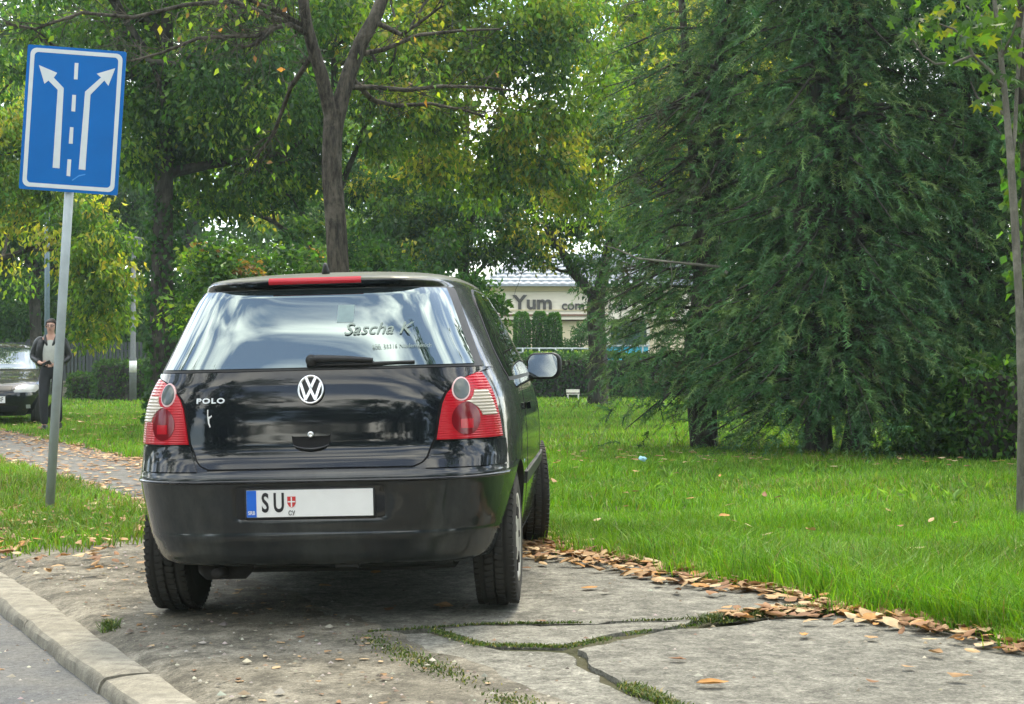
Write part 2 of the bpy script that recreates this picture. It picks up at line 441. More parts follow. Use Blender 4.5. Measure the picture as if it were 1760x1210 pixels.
M_paint = paint('black_paint', (.003, .005, .008), dust_amt=.07)
M_bumper = paint('bumper_paint', (.009, .012, .014), dust_amt=.65, dust=(.055, .062, .056))
M_side = paint('side_paint', (.006, .008, .009), dust=(.085, .09, .06), dust_amt=.75)
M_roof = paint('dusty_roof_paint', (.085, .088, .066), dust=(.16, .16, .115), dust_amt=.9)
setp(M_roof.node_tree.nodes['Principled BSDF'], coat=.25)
M_blackpl = plain('black_plastic', (.012, .013, .014), rough=.5, var=.3, scale=40)
M_gap = plain('gap_rubber', (.004, .004, .005), rough=.9)
M_under = plain('underbody', (.018, .017, .016), rough=.95, var=.4)
M_chrome = plain('chrome', (.82, .83, .84), rough=.3, metal=1.0, var=.03)
M_silver = plain('dirty_hubcap', (.38, .37, .34), rough=.5, var=.35, scale=9, metal=.3)
M_white = plain('white_plastic', (.78, .79, .78), rough=.35, var=.03)
M_inkblack = plain('ink_black', (.012, .012, .014), rough=.5)
M_blue = plain('band_blue', (.010, .13, .62), rough=.4, var=.05)
M_redp = plain('shield_red', (.55, .04, .04), rough=.4)

def glass(name, base, ior=1.75, rough=.015, waves=.0):
    m, t, b = new_mat(name); setp(b, base=base, rough=rough, ior=ior, spec=.5)
    if waves:
        N = t.nodes; L = t.links
        co = N.new('ShaderNodeTexCoord'); n = N.new('ShaderNodeTexNoise'); n.inputs['Scale'].default_value = 3.0; n.inputs['Detail'].default_value = 1
        L.new(co.outputs['Object'], n.inputs['Vector'])
        bp = N.new('ShaderNodeBump'); bp.inputs['Strength'].default_value = waves; bp.inputs['Distance'].default_value = .02
        L.new(n.outputs['Fac'], bp.inputs['Height']); L.new(bp.outputs[0], b.inputs['Normal'])
    return m
M_glass = glass('rear_glass', (.02, .03, .034), ior=2.6, waves=.05)
M_glass.node_tree.nodes['Principled BSDF'].inputs['Specular Tint'].default_value = (.80, .96, 1, 1)
M_sglass = glass('side_glass', (.012, .016, .015), ior=1.55)
M_mirror = glass('mirror_glass', (.5, .56, .57), ior=1.5, rough=.05); setp(M_mirror.node_tree.nodes['Principled BSDF'], metal=1.0)

def lamp_mat(name, base, ribs=0.0, rough=.12, freq=95):
    m, t, b = new_mat(name); setp(b, base=base, rough=rough, coat=.3, coatr=.05, spec=.3)
    N = t.nodes; L = t.links
    if ribs:
        co = N.new('ShaderNodeTexCoord'); w = N.new('ShaderNodeTexWave'); w.bands_direction = 'Z'; w.inputs['Scale'].default_value = freq / 6.283 * 1.0
        L.new(co.outputs['Object'], w.inputs['Vector'])
        r = N.new('ShaderNodeValToRGB'); r.color_ramp.elements[0].color = (*[c * .38 for c in base], 1); r.color_ramp.elements[1].color = (*base, 1)
        r.color_ramp.elements[0].position = .05; r.color_ramp.elements[1].position = .55
        L.new(w.outputs['Fac'], r.inputs['Fac']); L.new(r.outputs[0], b.inputs['Base Color'])
        bp = N.new('ShaderNodeBump'); bp.inputs['Strength'].default_value = ribs; bp.inputs['Distance'].default_value = .004
        L.new(w.outputs['Fac'], bp.inputs['Height']); L.new(bp.outputs[0], b.inputs['Normal'])
    return m
M_lampred = lamp_mat('lamp_red', (.42, .006, .016))
M_lampdark = lamp_mat('lamp_dark_red', (.16, .004, .01))
M_lamphot = lamp_mat('lamp_bright_red', (.75, .03, .05))
M_lampwhite = lamp_mat('lamp_clear', (.55, .50, .42))
M_lampgrey = lamp_mat('lamp_grey', (.09, .11, .105))
M_lampring = lamp_mat('lamp_ring', (.75, .5, .5))
M_head = lamp_mat('headlamp_glass', (.38, .40, .41))

def tyre_mat():
    m, t, b = new_mat('tyre_rubber'); setp(b, rough=.85, spec=.3)
    N = t.nodes; L = t.links
    co = N.new('ShaderNodeTexCoord'); n = N.new('ShaderNodeTexNoise'); n.inputs['Scale'].default_value = 9; n.inputs['Detail'].default_value = 7
    L.new(co.outputs['Object'], n.inputs['Vector'])
    r = N.new('ShaderNodeValToRGB'); r.color_ramp.elements[0].color = (.018, .018, .017, 1); r.color_ramp.elements[1].color = (.055, .053, .047, 1)
    L.new(n.outputs['Fac'], r.inputs['Fac']); L.new(r.outputs[0], b.inputs['Base Color'])
    return m
M_tyre = tyre_mat()

class Car:
    """a car skin given by level outlines: rear/front position, half width and corner power at every height"""
    def __init__(s, yr, yf, w, nx, yc):
        s.yr = pchip(*zip(*yr)); s.yf = pchip(*zip(*yf)); s.w = pchip(*zip(*w)); s.nx = pchip(*zip(*nx)); s.yc = yc; s.cache = {}
    def half(s, z):
        k = round(float(z), 5)
        if k in s.cache: return s.cache[k]
        yr, yf, w, n = float(s.yr(z)), float(s.yf(z)), float(s.w(z)), float(s.nx(z))
        a = np.linspace(0, math.pi / 2, 500)
        rx = w * np.sin(a) ** (2 / n); ry = s.yc - (s.yc - yr) * np.cos(a) ** (2 / n)
        nf = max(2.2, n - 1.2)
        fx = w * np.cos(a) ** (2 / nf); fy = s.yc + (yf - s.yc) * np.sin(a) ** (2 / nf)
        x = np.concatenate([rx, fx[1:]]); y = np.concatenate([ry, fy[1:]])
        d = np.concatenate([[0], np.cumsum(np.hypot(np.diff(x), np.diff(y)))])
        s.cache[k] = (x, y, d)
        return s.cache[k]
    def pt(s, q, z, front=False):
        """q: arc length from the rear (or front) middle, + to the right"""
        x, y, d = s.half(z)
        a = np.abs(q)
        if front: a = d[-1] - a
        return np.stack([np.sign(q) * np.interp(a, d, x), np.interp(a, d, y), np.full_like(np.asarray(q, float), z)], -1)
    def s_x(s, x, z):
        X, Y, d = s.half(z); i = int(np.argmax(X)); return float(np.interp(abs(x), X[:i + 1], d[:i + 1])) * (1 if x >= 0 else -1)
    def s_y(s, y, z):
        X, Y, d = s.half(z); return float(np.interp(y, Y, d))
    def sf_x(s, x, z):
        X, Y, d = s.half(z); i = int(np.argmax(X)); return (d[-1] - float(np.interp(abs(x), X[i:][::-1], d[i:][::-1]))) * (1 if x >= 0 else -1)
    def shell(s, levels, N=240):
        V = []
        for z in levels:
            X, Y, d = s.half(z)
            q = np.linspace(0, d[-1], N // 2 + 1)
            # crowd samples in the corners
            x = np.interp(q, d, X); y = np.interp(q, d, Y)
            V += [(a, b, z) for a, b in zip(x, y)] + [(-a, b, z) for a, b in zip(x[-2:0:-1], y[-2:0:-1])]
        n = N; Fq = []
        for i in range(len(levels) - 1):
            for k in range(n):
                a = i * n + k; b = i * n + (k + 1) % n
                Fq.append((a, b, b + n, a + n))
        Fq.append(tuple(reversed(range(n)))); Fq.append(tuple(range((len(levels) - 1) * n, len(levels) * n)))
        return V, Fq
    def patch(s, zs, left, right, off=.004, cols=24, thick=.008, front=False, offf=None, smooth=True):
        """a panel laid on the skin between the borders left(z) and right(z) (arc lengths), standing off it by off"""
        rows = []
        for z in zs:
            q = np.linspace(left(z), right(z), cols + 1)
            P = s.pt(q, z, front)
            e = 2e-3
            dq = s.pt(q + e, z, front) - s.pt(q - e, z, front)
            dz_ = s.pt(q, z + e, front) - s.pt(q, z - e, front)
            n = np.cross(dq, dz_); n /= np.linalg.norm(n, axis=1)[:, None] + 1e-12
            if front: n = n          # arc runs the other way round but +q is still +x
            flip = (n[:, 0] * P[:, 0] + n[:, 1] * (P[:, 1] - s.yc)) < 0
            n[flip] *= -1
            o = off if offf is None else off + offf(q, z)
            rows.append((P + n * (o[:, None] if hasattr(o, '__len__') else o), P + n * (off - thick)))
        A = np.array([r[0] for r in rows]); Bk = np.array([r[1] for r in rows])
        nr, nc = A.shape[:2]
        V = np.concatenate([A.reshape(-1, 3), Bk.reshape(-1, 3)])
        ix = np.arange(nr * nc).reshape(nr, nc); o2 = nr * nc
        q4 = [np.stack([ix[:-1, :-1], ix[:-1, 1:], ix[1:, 1:], ix[1:, :-1]], -1).reshape(-1, 4)]
        ring = np.concatenate([ix[0, :], ix[1:, -1], ix[-1, -2::-1], ix[-2:0:-1, 0]])
        r2 = np.roll(ring, -1)
        q4.append(np.stack([r2, ring, ring + o2, r2 + o2], -1))
        me = big_mesh(V, np.concatenate(q4), smooth=smooth)
        # keep the rim crisp
        bm = bmesh.new(); bm.from_mesh(me)
        bmesh.ops.recalc_face_normals(bm, faces=bm.faces[:])
        for ed in bm.edges:
            if len(ed.link_faces) == 2 and ed.calc_face_angle(0) > .7: ed.smooth = False
        bm.to_mesh(me); bm.free()
        return me

def lin(*pts):
    xs = [p[0] for p in pts]; ys = [p[1] for p in pts]
    return lambda z: float(np.interp(z, xs, ys))

def wheel(parent, x, y, r, wd, steer=0, side=1, treads=True):
    h = empty('wheel', (x, y, r), (0, 0, steer)); h.parent = parent
    hw = wd / 2
    tr = [(-hw * .80, r * .62), (-hw * .98, r * .70), (-hw * 1.02, r * .80), (-hw * .97, r * .90), (-hw * .86, r * .965), (-hw * .74, r * .985)]
    prof = list(tr)
    # tread ribs with circumferential grooves
    for g_ in (-.46, -.02, .44):
        c = g_ * hw
        prof += [(c - .009, r * (1 - .012 * abs(g_))), (c - .0055, r * .972), (c + .0055, r * .972), (c + .009, r * (1 - .012 * abs(g_)))]
    prof += [(-a, b) for a, b in reversed(tr)]
    b = B(); b.lathe(prof, n=96 if treads else 40, closed=False)
    ty = b.obj('tyre', M_tyre, h, smooth=True)
    # shoulder blocks
    if treads:
        b = B(); n = 62
        for k in range(n):
            a = 2 * math.pi * k / n
            for sx, off in ((-1, 0), (1, .5), (-.24, .25), (.22, .75)):
                aa = a + off * 2 * math.pi / n
                rr = r * (.976 if abs(sx) == 1 else .994)
                w_ = hw * (.24 if abs(sx) == 1 else .36)
                b.box((sx * hw * (.80 if abs(sx) == 1 else 1), math.cos(aa) * rr, math.sin(aa) * rr), (w_, .0215, .014), Matrix.Rotation(aa, 3, 'X') @ Matrix.Rotation(R(90), 3, 'X') @ Matrix.Rotation(.2 * (1 if sx > 0 else -1), 3, 'Z'))
        b.obj('tread', M_tyre, h)
    rim = B().lathe([(side * hw * .2, .01), (side * hw * .2, r * .55), (side * hw * .86, r * .64), (side * hw * .98, r * .665), (side * hw * .94, r * .60), (side * hw * .80, r * .55), (side * hw * .92, r * .30), (side * hw * .96, r * .12), (side * hw * .93, .005)], n=40)
    rim.obj('hubcap', M_silver, h, smooth=True)
    for k in range(7):
        a = 2 * math.pi * k / 7
        sl = B(); sl.box((side * hw * .885, math.cos(a) * r * .43, math.sin(a) * r * .43), (.014, r * .10, r * .17), Matrix.Rotation(a + R(90), 3, 'X'), bevel=.004)
        sl.obj('hubcap_slot', M_under, h)
    return h

# ---------------------------------------------------------------- the parked hatchback
hb = Car(
    yr=[(.19, -.28), (.23, -.40), (.255, -.545), (.27, -.598), (.30, -.622), (.34, -.634), (.385, -.645), (.397, -.642), (.45, -.648), (.55, -.656), (.60, -.662), (.618, -.662), (.628, -.652), (.66, -.629), (.70, -.606), (.74, -.594), (.80, -.588), (.86, -.582), (.92, -.572), (.98, -.557), (1.03, -.538), (1.2, -.466), (1.33, -.398), (1.36, -.380), (1.372, -.402), (1.386, -.428), (1.398, -.42), (1.412, -.33), (1.43, -.12), (1.447, .15), (1.458, .42), (1.465, .70), (1.4675, .86)],
    yf=[(.19, 3.0), (.3, 3.14), (.45, 3.22), (.6, 3.20), (.72, 3.12), (.82, 2.95), (.90, 2.72), (.97, 2.45), (1.03, 2.32), (1.2, 2.02), (1.36, 1.70), (1.40, 1.58), (1.43, 1.42), (1.45, 1.25), (1.463, 1.08), (1.4675, .98)],
    w=[(.19, .745), (.25, .775), (.33, .795), (.45, .812), (.60, .824), (.70, .824), (.80, .818), (.90, .805), (.97, .788), (1.03, .762), (1.1, .728), (1.2, .682), (1.3, .632), (1.36, .595), (1.40, .560), (1.42, .525), (1.44, .455), (1.455, .34), (1.463, .22), (1.4675, .08)],
    nx=[(.19, 4.6), (.5, 5.4), (.7, 5.8), (.9, 5.8), (1.03, 5.2), (1.2, 4.8), (1.36, 4.6), (1.40, 4.4), (1.43, 3.2), (1.467, 2.2)],
    yc=.92)
car = empty('hatchback_car', (-.765, 7.32, -.026), (R(.45), R(-1.35), R(-3.6)))
tag(car, 'black dusty three-door hatchback parked half on the concrete footpath, seen from behind', 'car')
lv = np.unique(np.concatenate([np.linspace(.19, .58, 22), np.linspace(.58, .76, 26), np.linspace(.76, 1.35, 40), np.linspace(1.35, 1.402, 16), np.linspace(1.402, 1.4675, 26)]).round(4))
V, Fq = hb.shell(lv, 280)
body_me = mesh(V, Fq)
body = link('body', body_me, M_paint, car)
body_me.materials.append(M_under); body_me.materials.append(M_roof); body_me.materials.append(M_side)
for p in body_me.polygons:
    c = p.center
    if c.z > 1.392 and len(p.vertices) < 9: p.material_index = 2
    elif c.z < .215: p.material_index = 1
    elif c.y > -.38: p.material_index = 3
# wheel arches
def cut_arches(o, cy, R_=.335, zc=.30):
    for sx in (-1, 1):
        for y in cy:
            b = B(); b.lathe([(-.24, R_), (.3, R_)], n=64, M=Matrix.Translation((sx * .78, y, zc)))
            k = b.obj('cutter', M_under)
            md = o.modifiers.new('arch', 'BOOLEAN'); md.operation = 'DIFFERENCE'; md.object = k; md.solver = 'EXACT'
            try: md.material_mode = 'TRANSFER'
            except Exception: pass
            k.parent = o.parent
    bpy.context.view_layer.update()
    dg = bpy.context.evaluated_depsgraph_get()
    me = bpy.data.meshes.new_from_object(o.evaluated_get(dg))
    o.modifiers.clear(); o.data = me
    for k in [k for k in bpy.data.objects if k.name.startswith('cutter')]: bpy.data.objects.remove(k)
    bm = bmesh.new(); bm.from_mesh(me)
    for ed in bm.edges:
        if len(ed.link_faces) == 2 and ed.calc_face_angle(0) > .6: ed.smooth = False
    bm.to_mesh(me); bm.free()
cut_arches(body, (0, 2.46))

# tailgate: lower panel between the lamps, its rubber gap, the window above
inner = lin((.655, .42), (.668, .452), (.69, .472), (.72, .482), (.76, .500), (.84, .512), (.90, .524), (.935, .540), (.962, .566), (.985, .602), (1.0, .640), (1.012, .690), (1.03, .720))
tg_z = np.unique(np.concatenate([np.linspace(.655, .70, 12), np.linspace(.70, 1.026, 34)]).round(4))
link('tailgate_seal', hb.patch(np.clip(tg_z - .004 * (tg_z < .67), .648, 1.03), lambda z: -hb.s_x(inner(z) + .008, z), lambda z: hb.s_x(inner(z) + .008, z), off=.0015), M_gap, car)
tg = link('tailgate', hb.patch(tg_z, lambda z: -hb.s_x(inner(z), z), lambda z: hb.s_x(inner(z), z), off=.006, cols=40), M_paint, car)
gl_b = lin((1.034, .655), (1.1, .628), (1.2, .588), (1.3, .548), (1.35, .525), (1.362, .515))
gz_ = np.linspace(1.040, 1.352, 30)
link('window_surround', hb.patch(np.linspace(1.031, 1.358, 30), lambda z: -hb.s_x(gl_b(z) + .030, z), lambda z: hb.s_x(gl_b(z) + .030, z), off=.004, cols=40), M_blackpl, car)
win = link('rear_window', hb.patch(gz_, lambda z: -hb.s_x(gl_b(z), z), lambda z: hb.s_x(gl_b(z), z), off=.008, cols=44, thick=.006), M_glass, car)
# bumper, with the number plate recess pressed in
def arch_y(z, R_=.342): return -math.sqrt(max(R_ * R_ - (z - .30) ** 2, .0)) if abs(z - .30) < R_ else -.0
def bump_end(z):
    return hb.s_y(min(arch_y(z), -.07), z)
bz = np.unique(np.concatenate([np.linspace(.264, .38, 16), np.linspace(.38, .40, 6), np.linspace(.40, .60, 22), np.linspace(.60, .64, 10)]).round(4))
def recess(q, z):
    fx = 1 / (1 + np.exp((np.abs(q) - .305) / .006)); fz = 1 / (1 + math.exp((abs(z - .517) - .066) / .004))
    return -.014 * fx * fz
bmp = link('bumper', hb.patch(bz, lambda z: -bump_end(z), bump_end, off=.007, cols=150, thick=.012, offf=recess), M_bumper, car)
# raised shoulders of the bumper under the lamps
shz = np.linspace(.645, .748, 14)
sh_in = lin((.645, .470), (.66, .474), (.70, .494), (.748, .508))
for sd in (-1, 1):
    f0 = lambda z: hb.s_x(sh_in(z), z); f1 = lambda z: hb.s_y(-.31, z)
    link('bumper_shoulder', hb.patch(shz, (lambda z: f0(z)) if sd > 0 else (lambda z: -f1(z)), (lambda z: f1(z)) if sd > 0 else (lambda z: -f0(z)), off=.007, cols=30), M_paint, car)
# bead added along the bumper edge to catch a sky highlight
ml = [hb.pt(np.array([q]), .606)[0] for q in np.linspace(-hb.s_y(-.30, .606), hb.s_y(-.30, .606), 61)]
def outw(p): 
    q = Vector((p[0] * .35, -1.0, 0)).normalized() if abs(p[0]) < .6 else Vector((math.copysign(1, p[0]), -.8, 0)).normalized()
    return Vector(p) + q * .009
B().tube([outw(p) for p in ml], .0075, n=10).obj('bumper_highlight_bead', M_paint, car, smooth=True)
# tail lamps
lz = np.linspace(.758, 1.004, 34)
lz2 = np.linspace(.758, 1.004, 150)
rib = lambda p, h: (lambda q, z: h * math.cos(2 * math.pi * z / p) + 0 * q)
lamp_in = lin((.758, .512), (.84, .524), (.90, .536), (.935, .552), (.962, .578), (.985, .614), (1.004, .665))
lamp_out = lin((.758, -.352), (.9, -.362), (1.016, -.372))
def disc(cx, cz, r, off, n=16):
    zs = cz + r * np.sin(np.linspace(-math.pi / 2 * .999, math.pi / 2 * .999, n))
    hw = lambda z: math.sqrt(max(r * r - (z - cz) ** 2, 1e-8))
    return zs, (lambda z: cx - hw(z)), (lambda z: cx + hw(z))
for sd in (-1, 1):
    def mk(name, zs, a, b, off, mat, parent, cols=20, thick=.008, offf=None):
        if sd > 0: me = hb.patch(zs, a, b, off=off, cols=cols, thick=thick, offf=offf)
        else: me = hb.patch(zs, lambda z: -b(z), lambda z: -a(z), off=off, cols=cols, thick=thick, offf=offf)
        return link(name, me, mat, parent)
    mk('lamp_gasket', np.clip(lz, .752, 1.03) + np.where(lz > .98, .005, -.004), lambda z: hb.s_x(lamp_in(z) - .007, z), lambda z: hb.s_y(lamp_out(z), z) + .008, .003, M_gap, car)
    tl = mk('tail_lamp', lz2, lambda z: hb.s_x(lamp_in(z), z), lambda z: hb.s_y(lamp_out(z), z), .012, M_lampred, car, cols=34, thick=.016, offf=rib(.0098, .0006))
    s0 = hb.s_x(.606, .955)
    zs, a, b = disc(s0, .948, .041, 0); mk('lens_ring', zs, a, b, .014, M_lampring, tl)
    zs, a, b = disc(s0, .948, .035, 0); mk('reversing_lens', zs, a, b, .0165, M_lampgrey, tl)
    s1 = hb.s_x(.628, .842)
    zs, a, b = disc(s1, .838, .064, 0); mk('brake_lens', zs, a, b, .014, M_lampdark, tl)
    mk('brake_lens_patch', np.linspace(.800, .838, 6), lambda z: s1 - .028, lambda z: s1 + .028, .0165, M_lampred, tl, cols=6)  # redder rectangle set on the dark brake lens
    wl = lin((.850, s1 + .078), (.865, s1 + .072), (.885, s1 + .048), (.902, s1 + .012), (.905, s1 - .005), (.908, s1 + .018), (.925, s1 + .034), (.944, s1 + .040))
    wr = lambda z: hb.s_y(lamp_out(z), z) - (.026 + max(0, z - .85) * .15)
    mk('indicator_lens', np.linspace(.850, .944, 90), wl, wr, .0155, M_lampwhite, tl, cols=10, offf=rib(.0117, .0024))
# high brake light and roof aerial
link('high_brake_light', hb.patch(np.linspace(1.382, 1.3975, 7), lambda z: -.195, lambda z: .195, off=.006, cols=24, thick=.012), lamp_mat('lamp_red_top', (.45, .015, .03), rough=.2), car)
B().tube([(0, -.16, 1.423), (0, -.162, 1.44), (0, -.168, 1.457), (0, -.172, 1.47)], [.018, .016, .011, .006], n=12).obj('aerial_base', M_blackpl, car, smooth=True)
# wiper
def rear_pt(x, z, off): 
    q = hb.s_x(x, z); p = hb.pt(np.array([q]), z)[0]; return Vector((p[0], p[1] - off, p[2] + off * .4))
wp = B(); wp.tube([rear_pt(-.005, 1.066, .026), rear_pt(.03, 1.064, .03), rear_pt(.15, 1.061, .029), rear_pt(.255, 1.056, .024)], [.014, .016, .013, .009], n=10)
wiper = wp.obj('wiper_arm', M_blackpl, car, smooth=True)
B().tube([rear_pt(-.02, 1.046, .014), rear_pt(.2, 1.045, .015), rear_pt(.425, 1.050, .014)], [.007, .008, .006], n=8).obj('wiper_blade', M_blackpl, wiper, smooth=True)
B().lathe([(-.01, .012), (.02, .024), (.03, .020)], n=20, M=Matrix.Translation(rear_pt(0, 1.066, .01)) @ Matrix.Rotation(R(-90), 4, 'Z')).obj('wiper_pivot', M_blackpl, wiper, smooth=True)
# emblem: ring, V over W
ez = .957
ep = rear_pt(0, ez, .010)
EM = Matrix.Translation(ep) @ Matrix.Rotation(R(-14), 4, 'X')
em = B().lathe([(0, .052), (.006, .050), (.007, .02), (.007, .001)], n=48, M=EM @ Matrix.Rotation(R(-90), 4, 'Z')).obj('emblem', M_blackpl, car, smooth=False)
rg = B().lathe([(.004, .0545), (.0115, .0535), (.013, .050), (.0115, .0465), (.004, .0455)], n=56, M=EM @ Matrix.Rotation(R(-90), 4, 'Z')); rg.obj('emblem_ring', M_chrome, em, smooth=True)
def stroke(pts, w, name):
    b = B()
    for p, q in zip(pts, pts[1:]):
        d = Vector((q[0] - p[0], q[1] - p[1])); n = Vector((-d.y, d.x)).normalized() * w / 2
        e = d.normalized() * w * .18
        poly = [(p[0] - e.x + n.x, p[1] - e.y + n.y), (q[0] + e.x + n.x, q[1] + e.y + n.y), (q[0] + e.x - n.x, q[1] + e.y - n.y), (p[0] - e.x - n.x, p[1] - e.y - n.y)]
        b.prism(poly, EM @ Matrix.Translation((0, -.0065, 0)), .006)
    b.obj(name, M_chrome, em)
stroke([(-.019, .042), (0, .006), (.019, .042)], .0105, 'emblem_letter')
stroke([(-.041, .022), (-.020, -.036), (0, .0), (.020, -.036), (.041, .022)], .0105, 'emblem_letter')
# model lettering
tm = text_mesh('POLO', .036, depth=.0025, bold=.0012, spacing=1.18)
lx = -.418
lt = link('badge_lettering', tm, M_chrome, car)
lp = rear_pt(lx, .925, .011); nx_ = (rear_pt(lx + .02, .925, 0) - rear_pt(lx - .02, .925, 0)).normalized()
lt.rotation_euler = (R(90 - 10), 0, math.atan2(nx_.y, nx_.x)); lt.location = lp; lt.scale = (1.16, .82, 1)
# chipped white paint under the badge
ch = B()
CM = Matrix.Translation(rear_pt(-.427, .86, .0085)) @ Matrix.Rotation(math.atan2(nx_.y, nx_.x), 4, 'Z')
ch.prism([(-.004, .034), (.001, .034), (-.001, .008), (.010, .010), (.013, .015), (.015, .008), (.004, -.001), (.004, -.018), (.009, -.034), (.005, -.036), (-.002, -.018), (-.004, .005)], CM, .001)
ch.obj('paint_chip', M_white, car)
# handle with the lock
hz = np.linspace(.722, .80, 16)
hw_ = lin((.722, .038), (.726, .052), (.736, .066), (.76, .077), (.785, .080), (.796, .078), (.80, .07))
hd = link('tailgate_handle', hb.patch(hz, lambda z: -hw_(z), lambda z: hw_(z), off=.0085, cols=20), M_gap, car)
B().tube([rear_pt(x, .742 - .016 * (1 - (x / .072) ** 2), .014) for x in np.linspace(-.074, .074, 15)], [.003 + .005 * (1 - abs(x) / .08) for x in np.linspace(-.074, .074, 15)], n=8).obj('handle_grip', M_paint, hd, smooth=True)
hl = lin((.783, .072), (.79, .082), (.803, .084))
link('handle_cap', hb.patch(np.linspace(.783, .803, 5), lambda z: -hl(z), lambda z: hl(z), off=.013, cols=16, thick=.012), M_paint, hd)
B().lathe([(0, .013), (.008, .012), (.009, .006), (.006, .004)], n=20, M=Matrix.Translation(rear_pt(0, .786, .014)) @ Matrix.Rotation(R(-90), 4, 'Z')).obj('lock', M_chrome, hd, smooth=True)
# number plate
pp = rear_pt(0, .517, .004)
pl = B().box((0, pp.y, .517), (.534, .008, .122), bevel=.004).obj('number_plate', M_blackpl, car)
B().box((.0, pp.y - .006, .517), (.518, .004, .110), bevel=.0015).obj('plate_face', M_white, pl)
B().box((-.238, pp.y - .0085, .517), (.040, .002, .108)).obj('country_band', M_blue, pl)
def ptxt(t_, size, x, z, mat, sx=1, bold=0, name='plate_lettering', dy=.0105):
    o = link(name, text_mesh(t_, size, depth=.0006, bold=bold), mat, pl); o.rotation_euler = (R(90), 0, 0); o.location = (x, pp.y - dy, z); o.scale = (sx, 1, 1); return o
ptxt('S', .108, -.182, .517, M_inkblack, .62, .0025, dy=.009)
ptxt('U', .108, -.126, .517, M_inkblack, .62, .0025, dy=.009)
ptxt('SRB', .022, -.238, .480, M_white, .8, .0003)
ptxt('СУ', .026, -.074, .477, M_inkblack, .8, .0003, dy=.009)
shd = B().prism([(-.017, .022), (.017, .022), (.017, -.006), (.010, -.018), (0, -.023), (-.010, -.018), (-.017, -.006)], Matrix.Translation((-.074, pp.y - .0085, .523)), .001).obj('shield', M_redp, pl)
B().box((-.074, pp.y - .010, .523), (.005, .0012, .040)).box((-.074, pp.y - .0101, .524), (.030, .0012, .005)).obj('shield_cross', M_white, shd)
# lettering on the rear window
def wtxt(t_, size, x, z, mat, shear=0, sx=1, bold=0):
    o = link('window_lettering', text_mesh(t_, size, depth=.0004, shear=shear, bold=bold), mat, win)
    p = rear_pt(x, z, .0112); o.location = p
    d = rear_pt(x + .04, z, 0) - rear_pt(x - .04, z, 0); d.normalize(); u = rear_pt(x, z + .03, 0) - rear_pt(x, z - .03, 0); u.normalize()
    n = d.cross(u); o.rotation_euler = Matrix((d, n.cross(d), n)).transposed().to_euler(); o.scale = (sx, 1, 1)
M_wtxt = plain('window_film_text', (.25, .31, .27), rough=.5)
wtxt('Sascha K', .075, .265, 1.185, M_wtxt, shear=.35, sx=1.05, bold=.0004)
wtxt('608. 55316 Niedermenich', .026, .37, 1.115, M_wtxt, sx=.9)
M_paper = plain('pale_sticker', (.22, .31, .32), rough=.5)
ppz = np.linspace(1.215, 1.285, 6); link('window_sticker', hb.patch(ppz, lambda z: hb.s_x(.095 + (z - 1.215) * .05, z), lambda z: hb.s_x(.165 + (z - 1.215) * .03, z), off=.0095, cols=4, thick=.001), M_paper, win)
